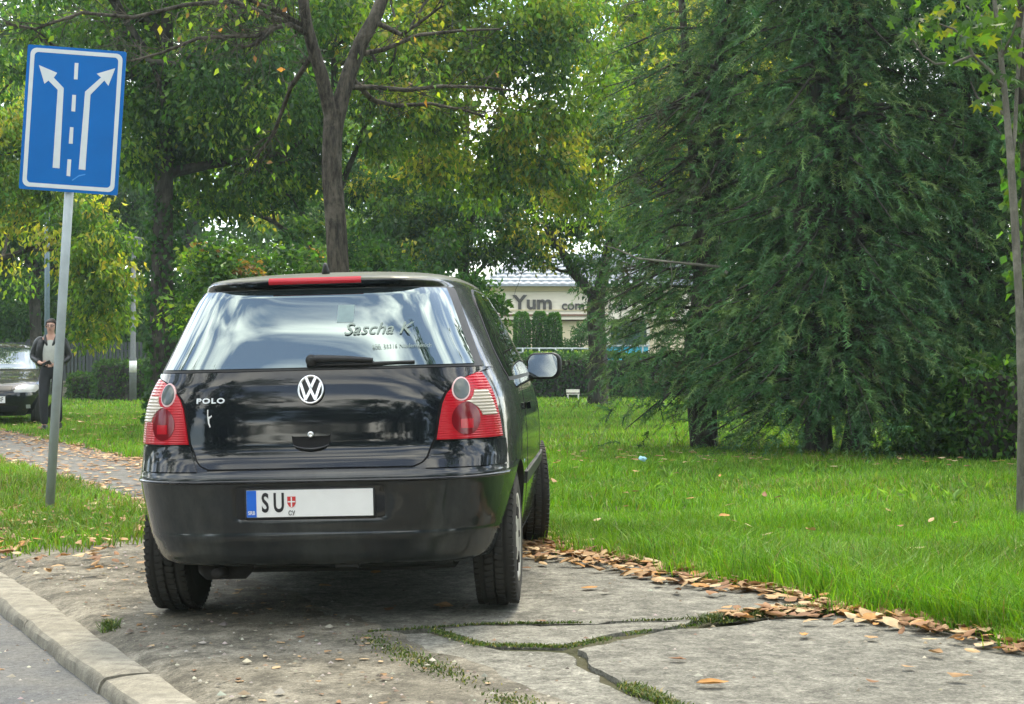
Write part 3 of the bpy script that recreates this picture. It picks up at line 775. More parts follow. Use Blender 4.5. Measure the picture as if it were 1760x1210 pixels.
# flank: side windows, door gap, moulding, mirrors, handle
def side_patch(name, zs, y0, y1, off, mat, parent, sd, cols=24, thick=.006):
    a, b = (lambda z: hb.s_y(y0(z), z)), (lambda z: hb.s_y(y1(z), z))
    me = hb.patch(zs, a, b, off=off, cols=cols, thick=thick) if sd > 0 else hb.patch(zs, lambda z: -b(z), lambda z: -a(z), off=off, cols=cols, thick=thick)
    return link(name, me, mat, parent)
qw0 = lin((.985, .02), (1.02, -.02), (1.1, .0), (1.2, .07), (1.3, .17), (1.345, .27), (1.36, .40)); qw1 = lin((.985, .66), (1.36, .66))
dw0 = lin((.985, .70), (1.36, .70)); dw1 = lin((.985, 1.98), (1.03, 1.93), (1.2, 1.70), (1.36, 1.44))
wz = np.linspace(.985, 1.36, 22)
for sd in (-1, 1):
    side_patch('window_frame', np.linspace(.972, 1.368, 22), lambda z: qw0(z) - .018, lambda z: dw1(z) + .02, .003, M_blackpl, car, sd, cols=50)
    side_patch('quarter_window', wz, qw0, qw1, .006, M_sglass, car, sd)
    side_patch('door_window', wz, dw0, dw1, .006, M_sglass, car, sd)
    # door edges
    for ya, yb in ((lin((.25, .56), (.6, .50), (.985, .60)), 0), (lin((.25, 1.70), (.6, 1.76), (.985, 1.90)), 0)):
        side_patch('door_gap', np.linspace(.25, .975, 20), lambda z: ya(z) - .004, lambda z: ya(z) + .004, .0012, M_gap, car, sd, cols=2, thick=.002)
    side_patch('door_sill_gap', np.linspace(.246, .254, 3), lambda z: .56, lambda z: 1.70, .0012, M_gap, car, sd, cols=20, thick=.002)
    side_patch('side_moulding', np.linspace(.50, .555, 6), lambda z: .36, lambda z: 2.10, .009, M_blackpl, car, sd, cols=40, thick=.009)
    side_patch('door_handle', np.linspace(.835, .865, 5), lambda z: .62, lambda z: .80, .026, M_paint, car, sd, cols=10, thick=.02)
    MM = Matrix.Translation((sd * .866, 1.745, 1.014)) @ Matrix.Rotation(R(-10 * sd), 4, 'Z')
    def mpoly(w, h, r, n=7):
        o_ = []
        for cx_, cz_, a0 in ((w / 2 - r, h / 2 - r, 0), (-w / 2 + r, h / 2 - r, 90), (-w / 2 + r * .7, -h / 2 + r * .7, 180), (w / 2 - r, -h / 2 + r, 270)):
            q_ = r * .7 if a0 == 180 else r
            o_ += [(sd * (cx_ + q_ * math.cos(R(a0 + 90 * k / n))), cz_ + q_ * math.sin(R(a0 + 90 * k / n))) for k in range(n + 1)]
        return o_
    bmm = bmesh.new(); rings = []
    for yy, sc in ((.055, .45), (.045, .72), (.02, .92), (-.015, 1.0), (-.042, 1.0), (-.052, .95), (-.050, .88)):
        rings.append([bmm.verts.new(MM @ Vector((x * sc, yy, z * sc))) for x, z in mpoly(.188, .128, .046)])
    for ra_, rb_ in zip(rings, rings[1:]):
        for k in range(len(ra_)): bmm.faces.new((ra_[k], ra_[(k + 1) % len(ra_)], rb_[(k + 1) % len(ra_)], rb_[k]))
    bmm.faces.new(rings[0]); bmm.faces.new(rings[-1][::-1]); bmesh.ops.recalc_face_normals(bmm, faces=bmm.faces[:])
    mme = bpy.data.meshes.new('m'); bmm.to_mesh(mme); bmm.free(); mme.polygons.foreach_set('use_smooth', [True] * len(mme.polygons))
    mr = link('door_mirror', mme, M_blackpl, car)
    B().prism([(x * .86, z * .86) for x, z in mpoly(.188, .128, .046)], MM @ Matrix.Translation((0, -.060, 0)) @ Matrix.Rotation(R(-9), 4, 'X'), .010).obj('mirror_glass', M_mirror, mr)
    B().tube([(sd * .73, 1.77, .985), (sd * .80, 1.75, .975)], [.03, .035], n=10).obj('mirror_foot', M_blackpl, mr, smooth=True)
    link('fuel_flap', mesh([(0, 0, 0)], []), None, None) if False else None
# windscreen, bonnet edge, head lamps
fw = lin((1.03, .66), (1.2, .60), (1.36, .53))
link('windscreen', hb.patch(np.linspace(1.03, 1.36, 20), lambda z: -hb.sf_x(fw(z), z), lambda z: hb.sf_x(fw(z), z), off=.004, cols=30, front=True), M_sglass, car)
for sd in (-1, 1):
    a_, b_ = (lambda z: hb.sf_x(.40, z)), (lambda z: hb.sf_x(.66, z))
    link('head_lamp', hb.patch(np.linspace(.58, .72, 8), a_ if sd > 0 else (lambda z: -b_(z)), b_ if sd > 0 else (lambda z: -a_(z)), off=.006, cols=12, front=True), M_head, car)
# underside: silencer, tow eye, axle
B().tube([(-.30, -.40, .245), (-.33, -.41, .238), (-.49, -.42, .238), (-.52, -.42, .24)], [.03, .058, .058, .03], n=16).obj('silencer', M_under, car, smooth=True)
B().tube([(-.40, -.44, .215), (-.41, -.50, .222), (-.42, -.555, .222)], .021, n=12).obj('exhaust_pipe', M_under, car, smooth=True)
B().box((.13, -.545, .25), (.10, .05, .02), bevel=.005).obj('tow_eye', M_blackpl, car)
B().tube([(-.62, .0, .29), (.62, .0, .29)], .04, n=10).obj('rear_axle', M_under, car, smooth=True)
# stretch the greenhouse to the measured height of the car
def zmap(z): return z + np.interp(z, [.86, .95, 1.03, 1.36, 1.4675], [0, .008, .022, .036, .044])
def remap(o):
    for ch in o.children:
        if ch.type == 'MESH':
            if ch.location.length < 1e-6:
                me = ch.data; co = np.empty(len(me.vertices) * 3); me.vertices.foreach_get('co', co); co = co.reshape(-1, 3); co[:, 2] = zmap(co[:, 2]); me.vertices.foreach_set('co', co.ravel()); me.update()
            else: ch.location.z = float(zmap(ch.location.z)); ch.location.y -= .0
            remap(ch)
bpy.context.view_layer.update()
remap(car)
for sd in (-1, 1):
    wheel(car, sd * .712, 0, .292, .185, 0, sd)
    wheel(car, sd * .722, 2.46, .292, .185, R(9), sd)
# ================================================================ vegetation
M_leaf = leaf_mat('broad_leaf', trans=.55)
M_needle = leaf_mat('yew_needles', trans=.28, rough=.6, tr_tint=(1, 1.05, .6))
M_grass = leaf_mat('grass_blade', trans=.35, rough=.5, tr_tint=(1.0, 1.1, .4))
M_dry = leaf_mat('dry_leaf', trans=.12, rough=.8, tr_tint=(1, .9, .7))
M_bark_grey = bark_mat('grey_bark', (.022, .02, .017), (.10, .088, .07), 26)
M_bark_dark = bark_mat('dark_bark', (.022, .02, .017), (.06, .055, .045), 12)
M_bark_pale = bark_mat('pale_smooth_bark', (.10, .095, .08), (.19, .18, .15), 10)

DARK = np.array([(.026, .075, .022), (.034, .090, .024), (.044, .105, .024)])
MID = np.array([(.060, .135, .026), (.085, .165, .028), (.048, .115, .026)])
LIME = np.array([(.15, .26, .030), (.21, .29, .030), (.11, .21, .030)])
YELLOW = np.array([(.30, .32, .035), (.24, .29, .035), (.38, .34, .05)])
RUST = np.array([(.30, .15, .05), (.22, .12, .06), (.36, .22, .07)])
YEW = 1.4 * np.array([(.030, .080, .028), (.040, .095, .032), (.058, .115, .036), (.085, .135, .042), (.034, .085, .032)])

def unit(v): return v / (np.linalg.norm(v, axis=-1, keepdims=True) + 1e-9)

def leaf_mesh(P, D, L, W, cols, fold=.25, twist=None):
    """pointed folded leaf blades: P base, D axis, L length, W width"""
    n = len(P)
    rv = unit(rng.normal(size=(n, 3)))
    S = unit(np.cross(D, rv)); Nn = np.cross(S, D)
    L = np.broadcast_to(L, n)[:, None]; W = np.broadcast_to(W, n)[:, None]
    tip = P + D * L + Nn * L * (-.10)
    mid = P + D * L * .42
    l = mid + S * W * .5 + Nn * W * fold; r = mid - S * W * .5 + Nn * W * fold
    V = np.stack([P, r, tip, l], 1).reshape(-1, 3)
    b = np.arange(n)[:, None] * 4
    Fc = np.concatenate([b + np.array([0, 1, 2]), b + np.array([0, 2, 3])])
    return V, Fc, np.repeat(cols, 4, 0)

def sliver_mesh(P, D, L, W, cols):
    n = len(P)
    S = unit(np.cross(D, unit(rng.normal(size=(n, 3)))))
    L = np.broadcast_to(L, n)[:, None]; W = np.broadcast_to(W, n)[:, None]
    V = np.stack([P + S * W * .5, P - S * W * .5, P + D * L], 1).reshape(-1, 3)
    Fc = np.arange(n * 3).reshape(n, 3)
    return V, Fc, np.repeat(cols, 3, 0)

def pick(pal, n, jit=.22, clump=None):
    pal = np.asarray(pal)
    c = pal[rng.integers(0, len(pal), n)] if clump is None else pal[clump % len(pal)]
    return np.clip(c * (1 + rng.normal(0, jit, (n, 1))) * (1 + rng.normal(0, .06, (n, 3))), .003, .9)

def merge(parts):
    V, Fc, Cc, o = [], [], [], 0
    for v, f, c in parts:
        V.append(v); Fc.append(f + o); Cc.append(c); o += len(v)
    return np.concatenate(V), np.concatenate(Fc), np.concatenate(Cc)

def clump_leaves(centres, radii, counts, Ls, pals, droop=.6, flat=.7, wr=.5, mixw=None):
    """leaves scattered through clumps; pals: list of palettes with weights mixw, one palette per clump"""
    out = []
    for c, r, n in zip(centres, radii, counts):
        n = int(n)
        if n < 1: continue
        u = unit(rng.normal(size=(n, 3))) * (rng.random((n, 1)) ** .45)
        P = np.asarray(c) + u * r * np.array([1, 1, flat])
        D = unit(u * .6 + np.array([0, 0, -droop]) + rng.normal(0, .55, (n, 3)))
        L = rng.uniform(Ls[0], Ls[1], n)
        pal = pals[rng.choice(len(pals), p=mixw)]
        bright = rng.uniform(.8, 1.2)
        out.append(leaf_mesh(P, D, L, L * rng.uniform(wr * .8, wr * 1.2, n), pick(pal, n) * bright))
    return merge(out)

def branch_pts(p, d, L, n=5, wob=.12, sag=0.0, r=random):
    pts = [Vector(p)]; d = Vector(d).normalized()
    for i in range(n):
        d = (d + Vector((r.gauss(0, wob), r.gauss(0, wob), r.gauss(0, wob) - sag))).normalized()
        pts.append(pts[-1] + d * (L / n))
    return pts

def grow(b, p, d, L, r, depth, tips, sag=.0, wob=.14, kids=3, spread=.8, rr=random, nseg=6):
    pts = branch_pts(p, d, L, 5, wob, sag, rr)
    b.tube(pts, [max(.004, r * (1 - .14 * i)) for i in range(6)], n=nseg if depth > 0 else 4, caps=False)
    tips.append(pts[-1]); tips.append(pts[3])
    if depth <= 0: return
    for k in range(kids):
        i = rr.choice((2, 3, 4, 5))
        dd = (pts[i] - pts[i - 1]).normalized()
        nd = (dd + Vector((rr.gauss(0, spread), rr.gauss(0, spread), rr.gauss(.05, spread * .6)))).normalized()
        grow(b, pts[i], nd, L * rr.uniform(.5, .75), r * .5, depth - 1, tips, sag, wob, kids, spread, rr, nseg)

def tree(name, label, base, trunk, limbs, lobes, nleaf, Ls, pals, mixw, bark, group=None, droop=.6, clump_r=(.35, .7), seed=1, wr=.5, cat='tree', depth=2, per=None, skirt=0):
    """trunk: [(point, radius)...]; limbs: [(from point, dir, length, radius)]; lobes: [(centre, (rx, ry, rz), weight)]"""
    rr = random.Random(seed)
    root = empty(name, base); tag(root, label, cat, group)
    off = Vector(base)
    b = B(); b.tube([p for p, _ in trunk], [r for _, r in trunk], n=12, caps=False)
    tips = []
    for (p, d, L, r) in limbs:
        grow(b, p, d, L, r, depth, tips, rr=rr)
    me = b.mesh(True); me.transform(Matrix.Translation(-off)); link('trunk', me, bark, root)
    # clumps: on the lobe shells plus the limb tips
    cs, rs, ns = [], [], []
    tot = sum(w for *_, w in lobes)
    per = per or 110
    for c, rad, w in lobes:
        k = max(1, int(nleaf * w / tot / per))
        u = unit(rng.normal(size=(k, 3))) * (rng.uniform(.35, 1, (k, 1)) ** .5)
        for q in u:
            cs.append(np.asarray(c) + q * np.asarray(rad)); rs.append(rng.uniform(*clump_r)); ns.append(per * rng.uniform(.5, 1.5))
    for t_ in tips:
        cs.append(np.array(t_)); rs.append(rng.uniform(*clump_r) * .8); ns.append(per * .4)
    Vv, Ff, Cc = clump_leaves(cs, rs, ns, Ls, pals, droop=droop, wr=wr, mixw=mixw)
    Vv = Vv - np.array(off)
    link('crown', big_mesh(Vv, Ff, cols=Cc), M_leaf, root)
    return root

def lobe(u, v, d, ru, rv, w=1, rd=None):
    c = at(u, v, d); k = d / F
    return (tuple(c), (ru * k, rd or ru * k, rv * k), w)

def gp(u, d, s_=0):
    x = (u - U0) / F * d
    return Vector((x, d, 0.0))

def simple_tree(name, label, u, d, tr, h, lobes, nleaf, Ls, pals, mixw, bark, seed, lean=(0, 0), nl=6, limbL=2.2, zl=(.35, .9), **k):
    rr = random.Random(seed)
    b0 = gp(u, d)
    tp = [(b0 + Vector((lean[0] * f + .05 * math.sin(f * 6 + seed), lean[1] * f + .05 * math.cos(f * 5), h * f - (.1 if f == 0 else 0))), tr * (1.25 if f == 0 else 1 - .72 * f)) for f in (0, .06, .2, .4, .6, .8, 1)]
    lim = []
    for i in range(nl):
        f = rr.uniform(*zl); p = b0 + Vector((lean[0] * f, lean[1] * f, h * f)); a = 2 * math.pi * (i / nl) + rr.uniform(-.4, .4)
        lim.append((p, (math.cos(a), math.sin(a), rr.uniform(.2, .8)), limbL * rr.uniform(.7, 1.2), tr * .42))
    return tree(name, label, tuple(b0), tp, lim, lobes, nleaf, Ls, pals, mixw, bark, seed=seed, **k)

# ---- far dark row that closes the view (each tree its own)
rows = [(-60, 62, 1), (120, 66, 0), (330, 60, 1), (520, 66, 0), (690, 74, 1), (1130, 72, 0), (1300, 64, 1), (1500, 66, 0), (1720, 62, 1), (1880, 66, 0)]
ftl = ['dark far tree behind the left pedestrian and grey fence', 'dark far tree above the clipped hedge on the left', 'dark far tree right of the ivy-clad trunk', 'dark far tree filling the gap left of the forked tree', 'dark far tree behind the hatchback roof', 'far tree behind the cream building with the lettering', 'far tree seen through the left yew', 'far tree seen between the two right yews', 'far tree behind the right yew', 'far tree at the right edge behind the ivy hedge']
for i, ((u, d, k), lb) in enumerate(zip(rows, ftl)):
    top = 10.5
    cz = 5.0
    k_ = d / F
    x = (u - U0) * k_
    lobs = [((x + random.uniform(-1, 1), d + random.uniform(-1.2, 1.2), z), (random.uniform(2.2, 3.1), 2.0, 1.6), 1) for z in (1.8, 3.2, 4.6, 6.2, 7.8, 9.4, 11.2, 13.0, 14.8, 16.4)]
    mid = 500 < u < 1250
    simple_tree('background_tree', lb, u, d, .28, 15.0, lobs, 14500, (.26, .42), [DARK, MID, LIME] if mid else [DARK, MID], [.15, .35, .5] if mid else [.45, .55], M_bark_dark, 40 + i, group='far row of dark trees', clump_r=(.6, 1.1), per=60, depth=1, limbL=2.5)

# ---- broadleaved trees in the middle distance
simple_tree('ivy_clad_tree', 'dark trunk wrapped in ivy left of the hatchback, broad green crown above', 283, 28, .25, 8.0,
    [lobe(300, 60, 28, 170, 90), lobe(430, 150, 27, 130, 110), lobe(250, 220, 28, 90, 70), lobe(400, 270, 29, 140, 90), lobe(180, 20, 29, 140, 90), lobe(480, 20, 28, 140, 80), lobe(330, -120, 28, 260, 120, 1.2), lobe(520, 240, 30, 70, 90)],
    38000, (.085, .145), [DARK, MID, LIME], [.50, .34, .16], M_bark_dark, 3, nl=7, limbL=2.0, zl=(.42, .9), droop=.9)
simple_tree('lime_green_tree', 'yellow-green leafy tree behind the forked tree at the picture centre', 576, 30, .15, 8.6,
    [lobe(760, 60, 30, 150, 90), lobe(880, 30, 30, 150, 80), lobe(690, 180, 29, 90, 90), lobe(850, 170, 30, 140, 80), lobe(960, 120, 30, 120, 100), lobe(800, 280, 31, 100, 50, .7), lobe(920, 260, 31, 80, 70, .8), lobe(820, -110, 30, 280, 110, 1.2)],
    34000, (.095, .16), [DARK, MID, LIME, YELLOW], [.06, .22, .55, .17], M_bark_dark, 5, nl=8, limbL=3.0, zl=(.35, .9), droop=.9)
simple_tree('shady_tree', 'dark-leaved tree just above the hatchback roof, left of the cream building', 800, 40, .2, 7.5,
    [lobe(700, 330, 40, 110, 70), lobe(800, 360, 40, 100, 60), lobe(720, 420, 39, 90, 50), lobe(640, 300, 40, 80, 100), lobe(880, 330, 41, 70, 60, .6), lobe(790, 430, 40, 60, 30, .5), lobe(900, 400, 40, 45, 35, .35)],
    20000, (.11, .17), [DARK, MID, LIME, YELLOW], [.50, .28, .14, .08], M_bark_dark, 8, nl=6, limbL=2.5, droop=.8)
simple_tree('golden_tree', 'tree with yellowing leaves above the cream building, left of the yews', 1235, 36, .2, 9,
    [lobe(1030, 60, 36, 120, 90), lobe(1150, 70, 36, 120, 100), lobe(1080, 190, 36, 110, 80), lobe(1190, 220, 36, 90, 80, .8), lobe(1010, 240, 36, 80, 60, .8), lobe(1100, -90, 36, 240, 100), lobe(1130, 330, 37, 80, 70, .6), lobe(1250, 120, 37, 110, 110, .6), lobe(980, 340, 37, 60, 50, .5)],
    30000, (.10, .165), [MID, LIME, YELLOW], [.28, .50, .22], M_bark_dark, 9, nl=7, limbL=2.6, droop=.9)
simple_tree('yellow_leaved_tree', 'yellow-leaved tree at the left edge behind the blue road sign', -75, 34, .2, 8,
    [lobe(10, 260, 34, 70, 90), lobe(60, 350, 34, 80, 60), lobe(130, 400, 33, 70, 70, .8), lobe(180, 460, 33, 55, 60, .7), lobe(175, 540, 33, 55, 45, .7), lobe(0, 150, 34, 90, 80, .6), lobe(-80, 250, 34, 100, 150)],
    14000, (.10, .16), [MID, LIME, YELLOW], [.3, .5, .2], M_bark_dark, 12, nl=6, limbL=2.4, droop=1.1)
simple_tree('dark_street_tree', 'dark green tree behind the pedestrian, left of the lime foliage', 60, 48, .2, 9,
    [lobe(30, 460, 48, 90, 60), lobe(100, 400, 48, 90, 80), lobe(30, 330, 48, 110, 90), lobe(150, 300, 49, 100, 90), lobe(60, 180, 48, 150, 110), lobe(220, 380, 49, 70, 90), lobe(30, 540, 49, 70, 35), lobe(100, 0, 48, 240, 130)],
    22000, (.12, .2), [DARK, MID], [.65, .35], M_bark_dark, 14, nl=6, limbL=2.4)
# bushes behind the car
def bush(name, label, u, d, lobes, n, Ls, pals, mixw, seed, cat='bush', stems=7, per=70, clump_r=(.2, .42), droop=.3, wr=.5):
    b0 = gp(u, d); root = empty(name, b0); tag(root, label, cat)
    rr = random.Random(seed); b = B()
    for k in range(stems):
        a = rr.uniform(0, 6.28); L_, rad, w = lobes[k % len(lobes)]
        tgt = Vector(L_) - b0
        b.tube([Vector((rr.uniform(-.2, .2), rr.uniform(-.2, .2), -.05)), tgt * .5 + Vector((rr.gauss(0, .1), rr.gauss(0, .1), 0)), tgt], [.03, .02, .008], n=5, caps=False)
    link('stem', b.mesh(True), M_bark_dark, root)
    cs, rs, ns = [], [], []
    tot = sum(w for *_, w in lobes)
    for c, rad, w in lobes:
        k = max(1, int(n * w / tot / per))
        u_ = unit(rng.normal(size=(k, 3))) * (rng.uniform(.3, 1, (k, 1)) ** .5)
        for q in u_: cs.append(np.asarray(c) + q * np.asarray(rad)); rs.append(rng.uniform(*clump_r)); ns.append(per * rng.uniform(.5, 1.5))
    Vv, Ff, Cc = clump_leaves(cs, rs, ns, Ls, pals, droop=droop, mixw=mixw, wr=wr)
    Vv -= np.array(b0); Vv[:, 2] = np.maximum(Vv[:, 2], .02)
    link('foliage', big_mesh(Vv, Ff, cols=Cc), M_leaf, root)
    return root
bush('leafy_bush', 'yellowish leafy bush behind the left half of the hatchback roof', 430, 23,
    [lobe(365, 470, 23, 40, 60), lobe(430, 480, 23, 80, 55), lobe(520, 470, 23.5, 70, 60), lobe(400, 560, 23, 110, 80), lobe(520, 580, 23, 110, 80), lobe(370, 570, 23, 40, 70)],
    11000, (.07, .12), [MID, LIME, DARK, RUST], [.47, .12, .38, .03], 21)
bush('shaded_bush', 'dark bush behind the right half of the hatchback roof', 690, 27,
    [lobe(620, 480, 27, 60, 70), lobe(700, 500, 27, 80, 60), lobe(800, 540, 27, 70, 60), lobe(690, 590, 27, 140, 60), lobe(540, 430, 27, 60, 50, .5)],
    9000, (.08, .14), [DARK, MID, LIME], [.6, .25, .15], 22)

# ---- ivy on the dark trunk
def ivy(root, pts, rads, n, Ls, pal, name='ivy'):
    pts = np.array([tuple(p) for p in pts]); f = rng.random(n) * (len(pts) - 1); i = f.astype(int); fr = (f - i)[:, None]
    c = pts[i] * (1 - fr) + pts[np.minimum(i + 1, len(pts) - 1)] * fr
    r = np.interp(f, np.arange(len(pts)), rads)
    a = rng.random(n) * 6.283
    o = np.stack([np.cos(a), np.sin(a), np.zeros(n)], 1)
    P = c + o * (r + rng.random(n) ** 2 * .09)[:, None]
    D = unit(o * .5 + np.array([0, 0, -.9]) + rng.normal(0, .4, (n, 3)))
    L = rng.uniform(*Ls, n)
    v, f_, cc = leaf_mesh(P - np.array(root.location), D, L, L * .8, pick(pal, n, .3))
    return link(name, big_mesh(v, f_, cols=cc), M_leaf, root)
it = bpy.data.objects['ivy_clad_tree']
b0 = it.location
ivy(it, [b0 + Vector((0, 0, z)) for z in (0, 1, 2, 3, 4)], [.30, .27, .25, .23, .2], 1500, (.07, .12), DARK)

# ---- the grey forked tree right behind the car
D0 = 16.0
fb = gp(583, D0)
ft = empty('forked_tree', fb); tag(ft, 'grey forked tree rising right behind the hatchback roof', 'tree')
def LP(pts): return [at(u, v, D0 + dd) - fb for u, v, dd in pts]
b = B()
tr_pts = [fb - fb + Vector((0.03, 0, -.1)), Vector((.02, 0, .1))] + LP([(587, 640, 0), (582, 470, 0), (577, 380, 0), (570, 300, .02), (571, 240, .03), (575, 195, .04)])
b.tube(tr_pts, [.17, .135, .118, .108, .104, .100, .098, .105], n=14, caps=False)
b.tube(LP([(572, 215, .03), (562, 170, .0), (553, 130, -.05), (537, 80, -.1), (527, 40, -.12), (518, -20, -.15), (505, -110, -.2)]), [.07, .068, .066, .06, .055, .05, .035], n=12, caps=False)
b.tube(LP([(578, 215, .04), (588, 165, .1), (602, 120, .15), (622, 70, .2), (645, 30, .25), (662, -15, .3), (690, -110, .4)]), [.07, .078, .076, .072, .066, .06, .045], n=12, caps=False)
link('trunk', b.mesh(True), M_bark_grey, ft)
limbs_px = [
    [(530, 60, -.12), (500, 42, -.3), (470, 48, -.45), (440, 62, -.5), (400, 62, -.6), (340, 66, -.7), (280, 90, -.8), (225, 105, -.9)],
    [(520, 45, -.12), (480, 20, -.3), (440, 5, -.6), (400, -12, -.8)],
    [(522, 50, -.1), (470, 30, .2), (400, 2, .3), (320, 8, .2), (230, 30, .1), (140, 22, 0), (60, 50, -.1), (10, 40, -.1)],
    [(470, 48, -.45), (440, 75, -.5), (415, 82, -.55)],
    [(612, 95, .2), (660, 85, .5), (720, 60, .8), (800, 52, 1.0), (860, 50, 1.1)],
    [(600, 130, .15), (640, 172, .5), (680, 182, .8), (740, 178, 1.1), (800, 190, 1.2), (850, 205, 1.3)],
    [(640, 35, .25), (690, 60, .2), (720, 40, .1), (760, 10, 0)],
    [(540, 90, -.1), (500, 150, .3), (470, 230, .5), (440, 270, .7)],
    [(590, 150, .1), (640, 150, .4), (700, 155, .6), (760, 148, .7), (830, 150, .8), (880, 155, .9)],
]
twb = B(); tipl = []
rr = random.Random(5)
for lp in limbs_px:
    pts = LP(lp)
    n = len(pts)
    lb = B(); lb.tube(pts, [.026 * (1 - .75 * i / (n - 1)) + .004 for i in range(n)], n=8, caps=False); link('limb', lb.mesh(True), M_bark_grey, ft)
    for i in range(1, n):
        for k in range(7 if lp[-1][0] < 500 else 4):
            d = (pts[i] - pts[i - 1]).normalized()
            q = pts[i - 1].lerp(pts[i], rr.random())
            dd = (d * .8 + Vector((rr.gauss(0, .5), rr.gauss(0, .5), rr.gauss(.1, .45)))).normalized()
            tw = branch_pts(q, dd, rr.uniform(.2, .6), 4, .2, -.03, rr)
            twb.tube(tw, [.006, .005, .004, .003, .002], n=4, caps=False)
            for m_ in range(3):
                t2 = branch_pts(tw[rr.choice((1, 2, 3))], dd + Vector((rr.gauss(0, .6), rr.gauss(0, .6), rr.gauss(0, .5))), rr.uniform(.1, .3), 3, .25, -.03, rr)
                twb.tube(t2, [.0035, .003, .0025, .0015], n=3, caps=False); tipl.append((t2[-1], i < n / 2 and lp[0][0] > 560))
link('twigs', twb.mesh(False), M_bark_grey, ft)
# sparse yellow and green leaves still on it: a few big ones as pieces, the rest as one mass
tips = [np.array(p) for p, _ in tipl]
idx = rng.choice(len(tips), min(len(tips), 260), replace=False)
Pp = np.array([tips[i] for i in idx]) + rng.normal(0, .03, (len(idx), 3))
Dd = unit(np.array([0, 0, -1.0]) + rng.normal(0, .45, Pp.shape)); Lf = rng.uniform(.06, .10, len(idx))
sel = rng.random(len(idx)) < .14
cc = np.where(sel[:, None], pick(np.concatenate([RUST, YELLOW]), len(idx)) * 1.25, pick(np.concatenate([LIME, MID]), len(idx)))
v, f_, c_ = leaf_mesh(Pp[70:], Dd[70:], Lf[70:], Lf[70:] * .55, cc[70:]); lm = link('leaves', big_mesh(v, f_, cols=c_), M_leaf, ft); lm['kind'] = 'stuff'
for k in range(70):
    v, f_, c_ = leaf_mesh(np.zeros((1, 3)), Dd[k:k + 1], Lf[k:k + 1], Lf[k:k + 1] * .55, cc[k:k + 1])
    o = link('leaf', big_mesh(v, f_, cols=c_), M_leaf, ft); o.location = Pp[k]
# upper crown above the picture frame
cs = [np.array((rr.gauss(0, 1.6), rr.gauss(0, 1.4), rr.uniform(5.4, 8.0))) for _ in range(60)]
v, f_, c_ = clump_leaves(cs, [.55] * 60, [70] * 60, (.07, .12), [MID, LIME, YELLOW], mixw=[.4, .4, .2]); link('crown', big_mesh(v, f_, cols=c_), M_leaf, ft)

